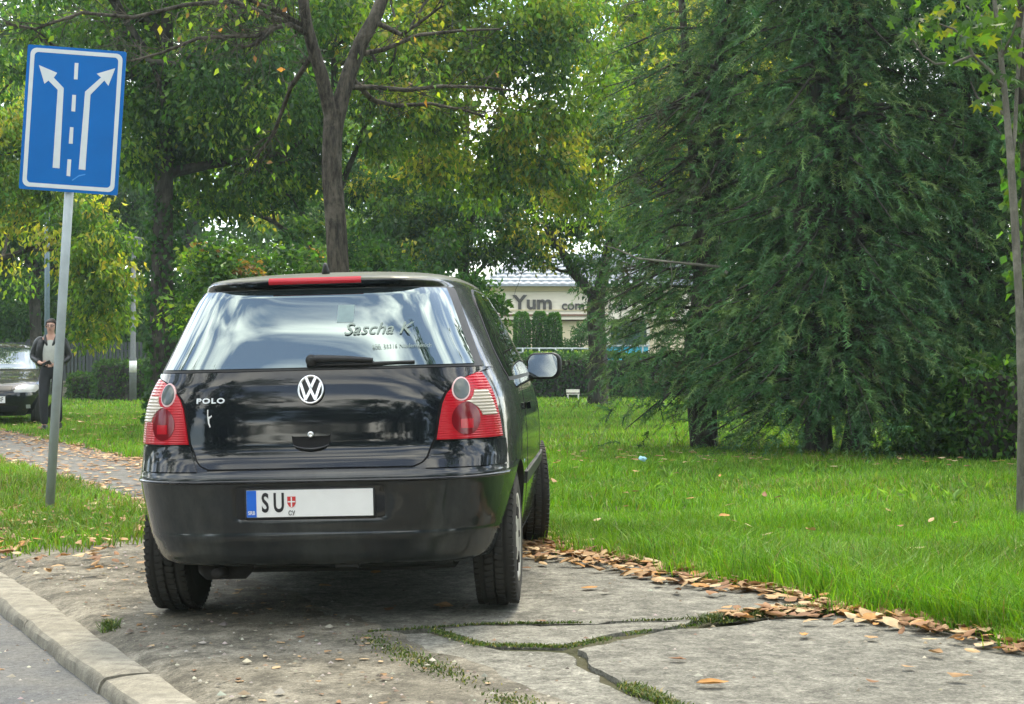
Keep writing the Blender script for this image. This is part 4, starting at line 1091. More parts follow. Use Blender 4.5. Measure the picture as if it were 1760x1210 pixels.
# ---- the yews
def yew(name, label, u, d, rx, ry, zlo, zhi, nspray, seed, bare=0.0, pal=YEW, trunks=3, lean=0):
    b0 = gp(u, d); root = empty(name, b0); tag(root, label, 'tree', 'drooping yews on the lawn')
    r_ = random.Random(seed)
    b = B()
    for k in range(trunks):
        o = Vector((r_.uniform(-.25, .25), r_.uniform(-.25, .25), -.05))
        b.tube([o, o + Vector((r_.gauss(0, .1), r_.gauss(0, .1), 1.2)), o + Vector((r_.gauss(0, .15) + lean * .3, r_.gauss(0, .15), 3.0)), o + Vector((r_.gauss(0, .2) + lean, r_.gauss(0, .2), zhi * .95))], [.16, .13, .10, .03], n=9, caps=False)
    link('trunk', b.mesh(True), M_bark_dark, root)
    parts = []
    bb = B()
    # main boughs: sprays hang from them
    nb = nspray // 14
    for k in range(nb):
        a = r_.uniform(0, 6.283); h = zlo + .4 + (zhi - zlo) * r_.random() ** 1.25
        fz = (h - zlo) / (zhi - zlo)
        rad = (.55 + .45 * math.sin(min(1, fz * 1.5 + .35) * math.pi * .75)) * (1 - .4 * max(0, fz - .8) / .2)
        rad *= r_.uniform(.72, 1.12)
        p0 = Vector((lean * fz, 0, h)); e = Vector((math.cos(a) * rx * rad + lean * fz, math.sin(a) * ry * rad, h + r_.uniform(-.6, .15)))
        e.z = max(e.z, zlo + r_.uniform(-.25, .1))
        m_ = (p0 + e) / 2 + Vector((0, 0, .25))
        pts = [p0, p0.lerp(m_, .5) + Vector((0, 0, .06)), m_, m_.lerp(e, .55), e]
        if k % 2 == 0: bb.tube(pts, [.035, .026, .018, .011, .005], n=5, caps=False)
        P_ = np.array([tuple(p) for p in pts])
        ns = 14
        f = np.clip(rng.beta(1.5, 1.0, ns), 0, .999) * 4; i = f.astype(int); fr = (f - i)[:, None]
        c = P_[i] * (1 - fr) + P_[i + 1] * fr + rng.normal(0, .15, (ns, 3))
        out = np.array([math.cos(a), math.sin(a), 0])
        tone = pick(pal, ns, .25)
        if bare and r_.random() < bare: tone = pick(np.array([(.075, .07, .045), (.05, .065, .035)]), ns, .2)
        for j in range(ns):
            # one drooping spray: an arching axis with short side shoots
            L = r_.uniform(.2, .5); m = 36
            tt = np.linspace(.02, 1, m)[:, None]
            dir0 = unit(out + np.array([r_.gauss(0, .5), r_.gauss(0, .5), r_.gauss(-.05, .45)]))
            axis = c[j] + dir0 * tt * L * .75 + np.array([0, 0, -1.0]) * (tt ** 1.8) * L * (.2 + .5 * r_.random())
            tan = unit(dir0 * .75 + np.array([0, 0, -1.0]) * 1.1 * tt ** .8)
            side = unit(np.cross(tan, np.array([r_.gauss(0, .3), r_.gauss(0, .3), 1.0]) + np.zeros((m, 3))))
            sg = np.where(np.arange(m) % 2 == 0, 1, -1)[:, None]
            D = unit(tan * .75 + side * sg * .7 + rng.normal(0, .42, (m, 3)))
            Ln = (.075 * (1 - .55 * tt[:, 0]) + .025) * rng.uniform(.7, 1.2, m)
            parts.append((axis, D, Ln, np.repeat(tone[j:j + 1], m, 0) * (.9 + .25 * tt) * rng.uniform(.85, 1.15, (m, 1))))
    link('boughs', bb.mesh(True), M_bark_dark, root)
    Pq = np.concatenate([p[0] for p in parts]); Dq = np.concatenate([p[1] for p in parts]); Lq = np.concatenate([p[2] for p in parts]); Cq = np.concatenate([p[3] for p in parts])
    Pq[:, 2] = np.maximum(Pq[:, 2], .06)
    v, f_, c_ = sliver_mesh(Pq, Dq, Lq, .0125, Cq)
    link('crown', big_mesh(v, f_, cols=c_), M_needle, root)
    return root
yew('yew', 'left yew with thinner brownish sprays reaching towards the hatchback', 1240, 20.5, 1.75, 1.6, .30, 6.6, 4400, 31, bare=.12, trunks=2, lean=.25)
yew('yew', 'large dense middle yew with foliage hanging nearly to the grass', 1440, 18.7, 1.65, 1.6, .12, 6.6, 6800, 32, trunks=3)
yew('yew', 'right yew behind the slender maple trunk', 1665, 19.4, 1.6, 1.6, .10, 6.6, 6000, 33, trunks=2)

yl = bpy.data.objects['yew']
bb_ = B(); bb_.tube([at(u, v, 18.9) - yl.location for u, v in ((1250, 470), (1238, 459), (1200, 455), (1150, 450), (1095, 444), (1065, 430), (1033, 420))], [.022, .020, .017, .014, .012, .009, .005], n=6, caps=False)
bb_.tube([at(u, v, 18.9) - yl.location for u, v in ((1095, 444), (1085, 455), (1082, 475))], [.007, .005, .003], n=5, caps=False).tube([at(u, v, 18.9) - yl.location for u, v in ((1152, 450), (1155, 470), (1153, 500))], [.007, .005, .003], n=5, caps=False)
link('bare_branch', bb_.mesh(True), M_bark_pale, yl)
# ---- tree with the V fork in front of the cream building
DV = 42.0
vb = gp(1027, DV)
def LV(pts): return [at(u, v, DV + dd) for u, v, dd in pts]
rt = empty('vforked_tree', vb); rt.name = 'park_tree'; tag(rt, 'dark V-forked tree standing in front of the lettered cream building', 'tree')
b = B()
b.tube([Vector(p) - vb for p in LV([(1027, 700, 0), (1029, 640, 0), (1026, 580, 0), (1024, 530, 0), (1026, 500, 0)])], [.28, .26, .23, .24, .22], n=10, caps=False)
b.tube([Vector(p) - vb for p in LV([(1026, 515, 0), (1005, 490, -.2), (985, 468, -.4), (965, 430, -.8), (930, 380, -1)])], [.15, .13, .12, .09, .05], n=8, caps=False)
b.tube([Vector(p) - vb for p in LV([(1028, 515, 0), (1036, 470, .2), (1045, 430, .3), (1065, 350, .6), (1090, 280, .8)])], [.16, .15, .13, .1, .05], n=8, caps=False)
tps = []
for (u, v, dx, dz) in [(985, 468, -1, .3), (965, 430, -1, .6), (1045, 430, 1, .4), (1065, 350, 1, .6), (1036, 470, 1, .2)]:
    grow(b, at(u, v, DV) - vb, (dx, random.uniform(-.5, .5), dz), 1.6, .05, 2, tps)
link('trunk', b.mesh(True), M_bark_dark, rt)
lob = [lobe(930, 375, DV, 70, 45), lobe(1010, 390, DV, 60, 40, .8), lobe(1080, 420, DV, 70, 60), lobe(1120, 500, DV, 50, 40, .6), lobe(1090, 350, DV, 90, 60), lobe(980, 330, DV, 90, 60), lobe(1050, 250, DV, 120, 90, 1.2), lobe(1075, 490, DV, 35, 40, .35)]
cs, rs, ns = [], [], []
for c, rad, w in lob:
    for q in unit(rng.normal(size=(int(13 * w), 3))) * (rng.uniform(.2, 1, (int(13 * w), 1)) ** .5):
        cs.append(np.asarray(c) + q * np.asarray(rad) - np.array(vb)); rs.append(rng.uniform(.3, .55)); ns.append(55)
v, f_, c_ = clump_leaves(cs, rs, ns, (.12, .2), [DARK, MID, LIME], mixw=[.4, .45, .15], droop=.8); link('crown', big_mesh(v, f_, cols=c_), M_leaf, rt)

# ---- slender maple on the right, with a twin ivy-grown stem
DM = 11.2
mb = gp(1756, DM); mp_ = empty('slender_maple', mb); tag(mp_, 'slender young maple with thin pale trunk at the right edge of the lawn', 'tree')
def LM(pts): return [at(u, v, DM + dd) - mb for u, v, dd in pts]
b = B()
b.tube([Vector((0, 0, -.05))] + LM([(1755, 860, 0), (1757, 700, 0), (1752, 520, 0), (1744, 380, 0), (1736, 260, 0), (1727, 160, 0), (1716, 60, 0), (1702, -60, 0)]), [.036, .032, .030, .028, .027, .025, .021, .017, .012], n=10, caps=False)
b.tube(LM([(1738, 300, 0), (1745, 220, .02), (1748, 140, .05), (1760, 40, .1), (1772, -60, .15)]), [.014, .014, .013, .011, .008], n=8, caps=False)
link('trunk', b.mesh(True), M_bark_pale, mp_)
for pts in ([(1726, 150, 0), (1700, 120, -.05), (1672, 95, -.1), (1640, 108, -.15), (1608, 110, -.2), (1585, 95, -.22), (1562, 55, -.25), (1556, 45, -.25)],
            [(1732, 200, 0), (1700, 180, .05), (1680, 168, .1), (1668, 140, .1)], [(1720, 100, 0), (1740, 60, -.1), (1752, 20, -.2)], [(1712, 60, 0), (1690, 30, .1), (1660, 10, .2)], [(1672, 95, -.1), (1660, 70, -.12), (1640, 50, -.15), (1610, 40, -.2)]):
    q = LM(pts); lb = B(); lb.tube(q, [.013 * (1 - .7 * i / (len(q) - 1)) for i in range(len(q))], n=8, caps=False); link('branch', lb.mesh(True), M_bark_pale, mp_)
def maple_leaf(seed):
    r_ = random.Random(seed)
    out = []
    lob_ = [(-2.5, .62), (-1.25, .86), (0, 1.0), (1.25, .86), (2.5, .62)]
    pts = [(0, 0, 0)]
    ring = []
    for i, (a, L) in enumerate(lob_):
        ang = a * .62
        ring.append((math.sin(ang) * L, math.cos(ang) * L * .95 + .12, r_.uniform(-.12, .12) - .12))
        if i < 4:
            an = (a + lob_[i + 1][0]) / 2 * .62
            ring.append((math.sin(an) * .42, math.cos(an) * .42 + .1, .03))
    V_ = [(0, 0, 0)] + ring
    return V_, [(0, i, i + 1) for i in range(1, len(ring))]
mleaf = []
for k in range(10):
    V_, F_ = maple_leaf(k)
    pal = [LIME, MID, MID, MID, LIME, YELLOW, MID, LIME, MID, YELLOW][k]
    me = big_mesh(np.array(V_) * .5, F_, cols=np.repeat(pick(pal * .72, 1, .1), len(V_), 0)); me.materials.append(M_leaf); mleaf.append(me)
r_ = random.Random(77)
zones = [((1640, 45), (85, 40), 75), ((1720, 20), (60, 45), 70), ((1690, 130), (40, 40), 16), ((1700, 180), (30, 22), 8), ((1580, 40), (30, 22), 12), ((1750, 80), (20, 60), 14), ((1660, -40), (120, 60), 60)]
for (cu, cv), (su, sv), n in zones:
    for k in range(n):
        p = at(cu + r_.gauss(0, su * .6), cv + r_.gauss(0, sv * .6), DM + r_.gauss(0, .35)) - mb
        o = link('leaf', mleaf[r_.randrange(5, 7) if (cv > 30 and cv < 60 and r_.random() < .2) else r_.choice((0, 1, 2, 3, 4, 6, 7, 8))], None, mp_)
        o.location = p; o.rotation_euler = (R(-90) + r_.gauss(0, .6), r_.gauss(0, .6), r_.uniform(0, 6.28)); s_ = r_.uniform(.11, .19); o.scale = (s_, s_, s_)
# ivy-grown stem beside it
sb = gp(1772, 11.6); ivs = empty('ivy_grown_stem', sb); tag(ivs, 'ivy-grown grey stem cut by the right picture edge, beside the maple', 'tree')
b = B(); b.tube([Vector((0, 0, -.05)), at(1772, 600, 11.6) - sb, at(1766, 330, 11.6) - sb, at(1756, 120, 11.6) - sb, at(1752, -60, 11.6) - sb], [.05, .045, .04, .035, .02], n=9, caps=False); link('trunk', b.mesh(True), M_bark_grey, ivs)
ivy(ivs, [at(1770, v, 11.6) for v in (800, 500, 400, 330, 260, 200, 150)], [.06, .07, .09, .10, .10, .08, .06], 420, (.05, .10), MID)

# ---- ivy-covered hedge on the right
def hedge(name, label, x0, x1, y0, y1, z0, z1, n, L, pal, cat='hedge', mat=None, rnd=.12, group=None, core=True):
    b0 = Vector(((x0 + x1) / 2, (y0 + y1) / 2, z0)); root = empty(name, b0); tag(root, label, cat, group)
    hx, hy, hz_ = (x1 - x0) / 2, (y1 - y0) / 2, z1 - z0
    if core:
        B().box((0, 0, hz_ * .46), (2 * hx - .16, 2 * hy - .16, hz_ * .9), bevel=.06).obj('branches', M_bark_dark, root)
    # leaves over front, top, sides
    ar = np.array([2 * hx * hz_, 2 * hx * hz_, 2 * hy * hz_, 2 * hy * hz_, 4 * hx * hy]); k = rng.choice(5, n, p=ar / ar.sum())
    u_, v_ = rng.uniform(-1, 1, n), rng.random(n)
    P = np.zeros((n, 3)); Nn = np.zeros((n, 3))
    for i, (nx_, ny_, nz_) in enumerate([(0, -1, 0), (0, 1, 0), (1, 0, 0), (-1, 0, 0), (0, 0, 1)]):
        s_ = k == i
        Nn[s_] = (nx_, ny_, nz_)
        if i < 2: P[s_] = np.stack([u_[s_] * hx, np.full(s_.sum(), ny_ * hy), v_[s_] * hz_], 1)
        elif i < 4: P[s_] = np.stack([np.full(s_.sum(), nx_ * hx), u_[s_] * hy, v_[s_] * hz_], 1)
        else: P[s_] = np.stack([u_[s_] * hx, (v_[s_] * 2 - 1) * hy, np.full(s_.sum(), hz_)], 1)
    # rounded edges and uneven face
    q = np.abs(P / np.array([hx, hy, 1])); ed = np.clip((P[:, 2] / hz_ - .86) / .14, 0, 1) ** 2
    P[:, :2] *= (1 - ed * .5 * rnd / max(hx, .3))[:, None]
    P += Nn * ((.6 * hsh(P[:, 0] + x0, P[:, 2] * 1.3, 4.2) + .4 * rng.normal(0, 1, n)) * rnd * .5)[:, None]
    P += rng.normal(0, .02, (n, 3))
    P[:, 2] = np.maximum(P[:, 2], .02)
    D = unit(Nn * .55 + np.array([0, 0, -.45]) + rng.normal(0, .5, (n, 3)))
    Ln = rng.uniform(L * .7, L * 1.3, n)
    v, f_, c_ = leaf_mesh(P, D, Ln, Ln * .62, pick(pal, n, .25))
    link('foliage', big_mesh(v, f_, cols=c_), mat or M_leaf, root)
    return root
hedge('ivy_hedge', 'dark leafy ivy hedge behind the maple trunk at the right edge', 4.72, 6.6, 17.2, 18.6, -.02, 1.02, 7500, .085, np.concatenate([MID * 1.3, MID, DARK]), rnd=.3)
bush('broadleaf_undergrowth', 'low broad-leaved undergrowth between the right yew and the ivy hedge', 1590, 17.6, [lobe(1560, 760, 17.6, 50, 22), lobe(1630, 740, 17.6, 50, 40), lobe(1680, 700, 17.7, 40, 50, .7)], 1500, (.06, .11), [DARK, MID], [.7, .3], 51, stems=4)

# ---- trees across the road, behind the viewer (mirrored in the car's paint and glass); back row added to block low sky
for i, (x, y, h, lb) in enumerate([(3.4, -9.5, 9.5, 'round green street tree across the road mirrored in the rear window'), (-9, -13, 8.0, 'left street tree across the road mirrored in the tailgate'), (-2.5, -17, 7.5, 'middle street tree across the road mirrored in the tailgate'), (12, -14, 8.5, 'right street tree across the road mirrored in the tailgate'), (-17, -10, 8, 'far left street tree across the road'), (20, -4, 8.5, 'street tree across the road on the far right')] + [(x_, y_, 9.5, 'unseen dark tree added in a back row to block low sky, %s' % w_) for x_, y_, w_ in ((-13, -19, 'leftmost'), (-6.5, -20, 'second from the left'), (0.5, -21, 'third from the left'), (5.5, -19.5, 'fourth from the left'), (10, -20, 'fifth from the left'), (16, -19, 'rightmost'))] + [(*st(-11.5, t_), 10.5, 'tall tree across the road, out of view on the left, number %s from the corner' % w_) for t_, w_ in ((-4, 'one'), (3, 'two'), (10, 'three'), (18, 'four'), (27, 'five'), (38, 'six'), (50, 'seven'), (64, 'eight'), (80, 'nine'))] + [(*st(s_, 118), 12, 'far street tree closing the road, %s' % w_) for s_, w_ in ((-9, 'leftmost'), (-3, 'middle'), (3.5, 'rightmost'))] + [(5.2, -.9, 13.5, 'very tall park tree beside the viewer mirrored in the right of the rear window'), (10.5, 8.5, 9.5, 'park tree on the lawn out of view on the right, middle one'), (12.5, 15, 9.5, 'park tree on the lawn out of view on the right, farthest'), (7.5, -5, 9, 'park tree beside the footpath behind the viewer')]):
    lobs = [((x + random.uniform(-.8, .8), y + random.uniform(-.8, .8), z), (1.9, 1.9, 1.2), 1) for z in np.linspace(2.6, h, 5)]
    d_ = y; u_ = U0 + (x / y) * F
    r0 = simple_tree('street_tree', lb, u_, d_, .18, h * .9, lobs, 3400, (.26, .42), [DARK * .8], [1.0], M_bark_dark, 90 + i, group='street trees across the road', per=60, depth=1, clump_r=(.5, .9))
hedge('street_hedge', 'long clipped hedge across the road behind the viewer', -40, 40, -21, -20, -.15, 2.6, 9000, .3, DARK)

hedge('boundary_hedge', 'tall dark boundary hedge far behind the fence and trees', -34, 34, 78, 80, -.02, 4.2, 16000, .32, np.concatenate([DARK, MID]), rnd=.5)
hedge('right_sky_blocker', 'unseen tall hedge added on the right to block low sky', 17, 18.2, -8, 30, -.02, 3.6, 9000, .3, DARK)  # unseen, added to keep bright low sky out of the flank reflection
hedge('left_sky_blocker', 'unseen tall hedge added on the left to block low sky', -31, -29.8, -18, 50, -.02, 3.8, 12000, .34, DARK)  # added out of view, shuts off the low sky on this side
# ================================================================ grass and fallen leaves
def blades(x, y, h, wd, pal, lean=.45, zoff=0.0, jit=.2, clump_f=1.3, thin=False):
    n = len(x)
    z = gz(x, y) + zoff - .012
    a = rng.random(n) * 6.283
    S = np.stack([np.cos(a), np.sin(a), np.zeros(n)], 1)
    ld = rng.normal(0, lean, (n, 2)) + .18 * np.stack([hsh(x, y, 1.7), hsh(y, x, 1.9)], 1)
    P = np.stack([x, y, z], 1)
    h = np.broadcast_to(h, n)
    mid = P + np.stack([ld[:, 0] * h * .35, ld[:, 1] * h * .35, h * .58], 1)
    tip = P + np.stack([ld[:, 0] * h, ld[:, 1] * h, h * (1 - .25 * np.minimum(1, np.abs(ld).sum(1)))], 1)
    w = np.broadcast_to(wd, n)[:, None] * S * .5
    V = np.stack([P - w, P + w, mid + w * .8, mid - w * .8, tip], 1).reshape(-1, 3)
    b = np.arange(n)[:, None] * 5
    Fc = np.concatenate([b + np.array([0, 1, 2]), b + np.array([0, 2, 3]), b + np.array([3, 2, 4])])
    tone = 1 + .24 * hsh(x, y, clump_f) + .16 * hsh(x, y, 4.1)
    c = pick(pal, n, jit) * tone[:, None]
    dry = (rng.random(n) < .04 + .16 * np.clip(hsh(x, y, .83, 4.) + .35 * hsh(x, y, 3.1, 2.), 0, 1))
    c[dry] = pick(np.array([(.26, .25, .07), (.20, .22, .06), (.24, .19, .09)]), int(dry.sum()), .2)
    if thin:
        return np.stack([P - w, P + w, tip], 1).reshape(-1, 3), np.arange(n * 3).reshape(n, 3), np.repeat(np.clip(c, .004, .8), 3, 0)
    return V, Fc, np.repeat(np.clip(c, .004, .8), 5, 0)
GRASS = np.array([(.115, .27, .012), (.15, .31, .014), (.08, .21, .012), (.18, .32, .016)])
GRASSY = np.array([(.16, .24, .03), (.13, .23, .025), (.20, .22, .05)])
def in_view(x, y, pad=.25):
    u = np.abs(x) / np.maximum(y, .5)
    return (u < (880 / F) * (1 + pad)) & (y > 3)
def lawn_pts(n, d0, d1, smin=4.47, pw=1.0):
    d = d0 + (d1 - d0) * rng.random(n) ** pw
    x = d * rng.uniform(-.34, .38, n)
    s = 0.895 * x + 0.446 * d
    edge = smin + .06 * np.sin((PX * x + PY * d) * 5.3) + .05 * np.sin((PX * x + PY * d) * 13.1) + .1 * rng.normal(0, .5, n)
    k = s > edge
    return x[k], d[k]
parts = []
x, y = lawn_pts(185000, 5.6, 11.5)
shade = np.exp(-((y - 18) / 3) ** 2)
parts.append(blades(x, y, rng.uniform(.045, .125, len(x)) * (1 + .4 * hsh(x, y, 1.1) + .25 * hsh(x, y, 3.7)), rng.uniform(.003, .0065, len(x)), GRASS))
x, y = lawn_pts(105000, 11.5, 20, pw=.9)
parts.append(blades(x, y, rng.uniform(.05, .13, len(x)) * (1 + .3 * hsh(x, y, .9)), rng.uniform(.006, .011, len(x)), GRASS))
x, y = lawn_pts(110000, 20, 38, pw=.9)
parts.append(blades(x, y, rng.uniform(.05, .12, len(x)), rng.uniform(.016, .028, len(x)), np.concatenate([GRASS, GRASSY[:1]]), thin=True))
x, y = lawn_pts(60000, 38, 66, pw=.9)
parts.append(blades(x, y, rng.uniform(.06, .13, len(x)), rng.uniform(.04, .06, len(x)), np.concatenate([GRASS, GRASSY[:1]]), thin=True))
V, Fc, Cc = merge(parts)
o = link('lawn_grass', big_mesh(V, Fc, cols=Cc), M_grass); tag(o, 'bright green lawn grass beside the footpath', 'grass', kind='stuff')
# taller tussocks along the edge near the viewer
cx = [(2.05, 7.2), (1.62, 7.15), (1.3, 8.1), (2.45, 7.0), (1.75, 7.9), (1.72, 6.75), (1.95, 6.5), (2.15, 6.9), (1.85, 7.4), (2.3, 7.6), (1.5, 7.6), (2.0, 8.2), (1.1, 8.9), (2.6, 8.4), (2.35, 6.45)]
xs, ys, hs = [], [], []
for a, b_ in cx:
    n = 1100; xs.append(a + rng.normal(0, .2, n)); ys.append(b_ + rng.normal(0, .18, n)); hs.append(rng.uniform(.09, .24, n))
x, y, h = np.concatenate(xs), np.concatenate(ys), np.concatenate(hs)
k = (0.895 * x + 0.446 * y) > 4.52; x, y, h = x[k], y[k], h[k]
o = link('tall_grass', big_mesh(*(lambda t_: (t_[0], t_[1]))(tt := blades(x, y, h, .0055, GRASS, lean=.5)), cols=tt[2]), M_grass); tag(o, 'taller grass tussocks along the concrete edge', 'grass', kind='stuff')
# verge grass left of the path, by the sign
n = 60000
t_ = 9.0 + 22 * rng.random(n) ** 1.3; s_ = rng.uniform(1.6, 3.05, n)
x = .895 * s_ + PX * t_; y = .446 * s_ + PY * t_
den = .75 + .5 * hsh(x, y, 2.1) - np.clip((11.2 - t_) / 1.9, 0, 1) * .95 - np.clip((s_ - 2.75) / .3, 0, 1) * .5
k = rng.random(n) < den; x, y = x[k], y[k]
tt = blades(x, y, rng.uniform(.05, .13, len(x)), rng.uniform(.006, .011, len(x)), np.concatenate([GRASS, GRASSY]))
o = link('verge_grass', big_mesh(tt[0], tt[1], cols=tt[2]), M_grass); tag(o, 'patchy grass on the verge round the sign post', 'grass', kind='stuff')
# grass and moss in the slab joints
MOSS = np.array([(.055, .095, .02), (.075, .12, .028), (.04, .07, .02), (.10, .12, .035)])
joints = [([(2.69, 6.10), (2.70, 5.72), (2.96, 5.49), (3.42, 5.64), (3.95, 5.68)], .026, 2600, .014), ([(3.7, 5.73), (4.1, 5.74), (4.55, 5.73)], .05, 4200, .034), ([(2.40, 6.1), (2.38, 5.3), (2.36, 4.6), (2.37, 3.9)], .06, 2600, .016), ([(2.80, 4.75), (2.765, 4.4), (2.76, 3.9)], .035, 1800, .022), ([(1.58, 6.95), (1.60, 7.1)], .03, 260, .04), ([(2.45, 6.22), (2.92, 6.125), (3.28, 5.945), (3.75, 5.79)], .008, 900, .015)]
pp_ = []
for pl_, wd, n, h in joints:
    pl_ = np.array(pl_); f = rng.random(n) * (len(pl_) - 1); i = f.astype(int); fr = (f - i)[:, None]
    q = pl_[i] * (1 - fr) + pl_[i + 1] * fr
    pat = hsh(q[:, 0] * 3, q[:, 1], 4.7) + rng.normal(0, .3, n) > -.2
    q = q[pat] + rng.normal(0, wd * .6, (pat.sum(), 2))
    x = .895 * q[:, 0] + PX * q[:, 1]; y = .446 * q[:, 0] + PY * q[:, 1]
    pp_.append(blades(x, y, rng.uniform(.4, 1.2, len(x)) * h, .006, MOSS, lean=.7))
V, Fc, Cc = merge(pp_)
o = link('joint_weeds', big_mesh(V, Fc, cols=Cc), M_grass); tag(o, 'moss and weeds growing in the concrete slab joints', 'weeds', kind='stuff')
# broad-leaved weeds in the lawn
def weed(x, y, seed, n=9, L=.1):
    r_ = random.Random(seed)
    a = np.array([r_.uniform(0, 6.283) for _ in range(n)])
    D = unit(np.stack([np.cos(a), np.sin(a), rng.uniform(.3, 1.6, n)], 1))
    ln = rng.uniform(L * .6, L * 1.2, n)
    return leaf_mesh(np.zeros((n, 3)) + np.array([0, 0, .02]), D, ln, ln * .34, pick(np.array([(.17, .29, .07), (.13, .25, .05)]), n, .15))
wd_px = [(1230, 815), (1290, 830), (1330, 815), (1355, 820), (1500, 835), (1560, 855), (1600, 850), (1640, 865), (1580, 870), (1530, 860), (1400, 815), (1150, 825), (1180, 800), (1450, 820), (1700, 850), (1120, 850), (1660, 845)]
for k, (u, v) in enumerate(wd_px):
    d = CH * F / (v - HV); x = (u - U0) / F * d
    tt = weed(x, d, k, 10, .12)
    o = link('lawn_weed', big_mesh(tt[0], tt[1], cols=tt[2]), M_leaf); o.location = (x, d, .0)
    tag(o, 'small rosette of broad pale leaves in the lawn before the yews', 'weed', 'broad-leaved weeds in the lawn')

# ---- fallen leaves
def fallen_mesh(seed):
    r_ = random.Random(seed)
    n = 7; V_ = []; curl = r_.uniform(.1, .6) if seed % 2 else r_.uniform(.8, 1.7); bend = r_.uniform(-.5, .9)
    for i in range(n):
        f = i / (n - 1); w = .34 * math.sin(math.pi * min(1, f ** .85)) ** .8 * (1 + r_.uniform(-.15, .15)) + (.01 if i in (0, n - 1) else 0)
        yy = (f - .5); zz = bend * (yy * yy - .1) * .7
        for sx in (-1, -.5, 0, .5, 1):
            a = sx * w
            V_.append((a * (1 - .25 * curl * abs(sx)), yy, zz + curl * a * a * 1.6 + r_.uniform(-.02, .02) + (.012 if sx == 0 else 0)))
    F_ = [(i * 5 + k, i * 5 + k + 1, i * 5 + k + 6, i * 5 + k + 5) for i in range(n - 1) for k in range(4)]
    V_ = np.array(V_)
    if seed % 3: V_[:, 2] *= -1          # most lie face down, rim on the ground
    V_[:, 2] *= .5; V_[:, 2] -= V_[:, 2].min()
    return V_, F_
FALL = .92 * np.array([(.40, .25, .12), (.46, .32, .17), (.28, .155, .08), (.52, .39, .23), (.22, .12, .065), (.42, .22, .07), (.36, .23, .12)])
fm = []
for k in range(21):
    V_, F_ = fallen_mesh(k)
    c = FALL[k % 7] * (1 + .1 * math.sin(k * 3.3))
    cols = np.repeat(c[None], len(V_), 0) * rng.uniform(.8, 1.15, (len(V_), 1))
    me = big_mesh(V_, F_, smooth=True, cols=cols); me.materials.append(M_dry); fm.append((me, V_, np.array(F_), cols))
L = []   # (x, y, where)
r_ = random.Random(404)
def edge_s(t): return 4.50 + .06 * math.sin(t * 5.3)
for _ in range(1250):                                  # the drift along the lawn edge
    t = r_.uniform(4.5, 11) ; L.append((edge_s(t) + r_.gauss(-.03, .13) + (.12 if t > 8 else 0) * r_.random(), t, 'drift'))
for _ in range(850):
    t = r_.gauss(8.6, .6); L.append((4.45 + r_.gauss(.02, .24), t, 'drift'))
for _ in range(110): L.append((r_.uniform(3.85, 4.5), 5.72 + r_.gauss(0, .05), 'drift'))
for _ in range(20): L.append((r_.uniform(2.5, 4.4), r_.uniform(4.2, 8.2), 'slab'))
for _ in range(100): L.append((r_.uniform(1.6, 2.5), r_.uniform(4.6, 9.2), 'dirt'))
for _ in range(260): L.append((r_.uniform(1.55, 2.9), r_.uniform(8.6, 12.5), 'verge'))
for _ in range(36): L.append((r_.uniform(.7, 1.3), r_.uniform(5.5, 9.5), 'road'))
for _ in range(90): L.append((4.6 + abs(r_.gauss(0, 1.4)), r_.uniform(5, 15), 'lawn'))
for _ in range(7000):                                  # the leaf-strewn path in the distance
    t = 10.5 + 26 * r_.random() ** 1.4; k = r_.random()
    s = r_.gauss(2.95, .22) if k < .35 else (r_.gauss(4.45, .28) if k < .75 else r_.uniform(2.6, 4.9)); L.append((s, t, 'path'))
for _ in range(380): L.append((r_.uniform(4.6, 9), r_.uniform(14, 34), 'far'))
# leaf litter under the yews
for _ in range(160):
    x = r_.uniform(.6, 6); y = 17.3 + r_.gauss(0, .8); s, t = to_st(x, y); L.append((s, t, 'far'))
ent = []
for s, t, wh in L:
    x, y = st(s, t)
    if y < 4 or abs(x) / y > .33: continue
    ent.append((math.hypot(x, y), x, y, s, wh))
ent.sort()
lab = {'drift': ('dry curled brown leaf in the drift along the lawn edge', 'leaf drift along the lawn edge'), 'slab': ('single dry leaf lying on the concrete slabs', 'leaves on the concrete slabs'), 'dirt': ('small dry leaf on the packed dirt beside the kerb', 'leaves on the dirt'), 'verge': ('dry leaf on the grass verge left of the hatchback', 'leaves on the verge'), 'road': ('small pale leaf in the gutter of the road', 'leaves in the gutter'), 'lawn': ('dry leaf caught in the lawn grass', 'leaves in the lawn'), 'path': ('dry leaf on the footpath beyond the sign post', 'leaves on the far footpath'), 'far': ('dry leaf on the lawn beyond the yews', 'leaves far out on the lawn')}
rest = []; cnt = 0
for dist, x, y, s, wh in ent:
    z = float(zprof(s)) + {'drift': -.002 + abs(r_.gauss(0, .010)), 'lawn': .07, 'verge': .035, 'far': .07, 'path': -.012, 'dirt': -.006, 'road': -.002, 'slab': -.002}[wh]
    size = r_.triangular(.04, .125, .075) if wh in ('drift', 'slab', 'lawn', 'verge') else (r_.uniform(.022, .05) if wh in ('dirt', 'road') else r_.uniform(.06, .105))
    big = wh in ('slab', 'lawn') or (wh in ('drift', 'verge') and cnt < 2000)
    k = r_.randrange(21)
    if wh == 'slab' and k % 7 in (1, 3): k = (k + 4) % 21
    rot = (r_.gauss(0, .2), r_.gauss(0, .2), r_.uniform(0, 6.283)) if wh in ('drift', 'lawn', 'verge') else (r_.gauss(0, .04), r_.gauss(0, .04), r_.uniform(0, 6.283))
    if cnt < 290 and wh not in ('path', 'far') and (wh != 'drift' or r_.random() < .33):
        o = link('fallen_leaf', fm[k][0], None); o.location = (x, y, z); o.rotation_euler = rot; o.scale = (size,) * 3
        tag(o, lab[wh][0], 'leaf', lab[wh][1]); cnt += 1
    else: rest.append((x, y, z, size, k, rot))
parts = []
from mathutils import Euler
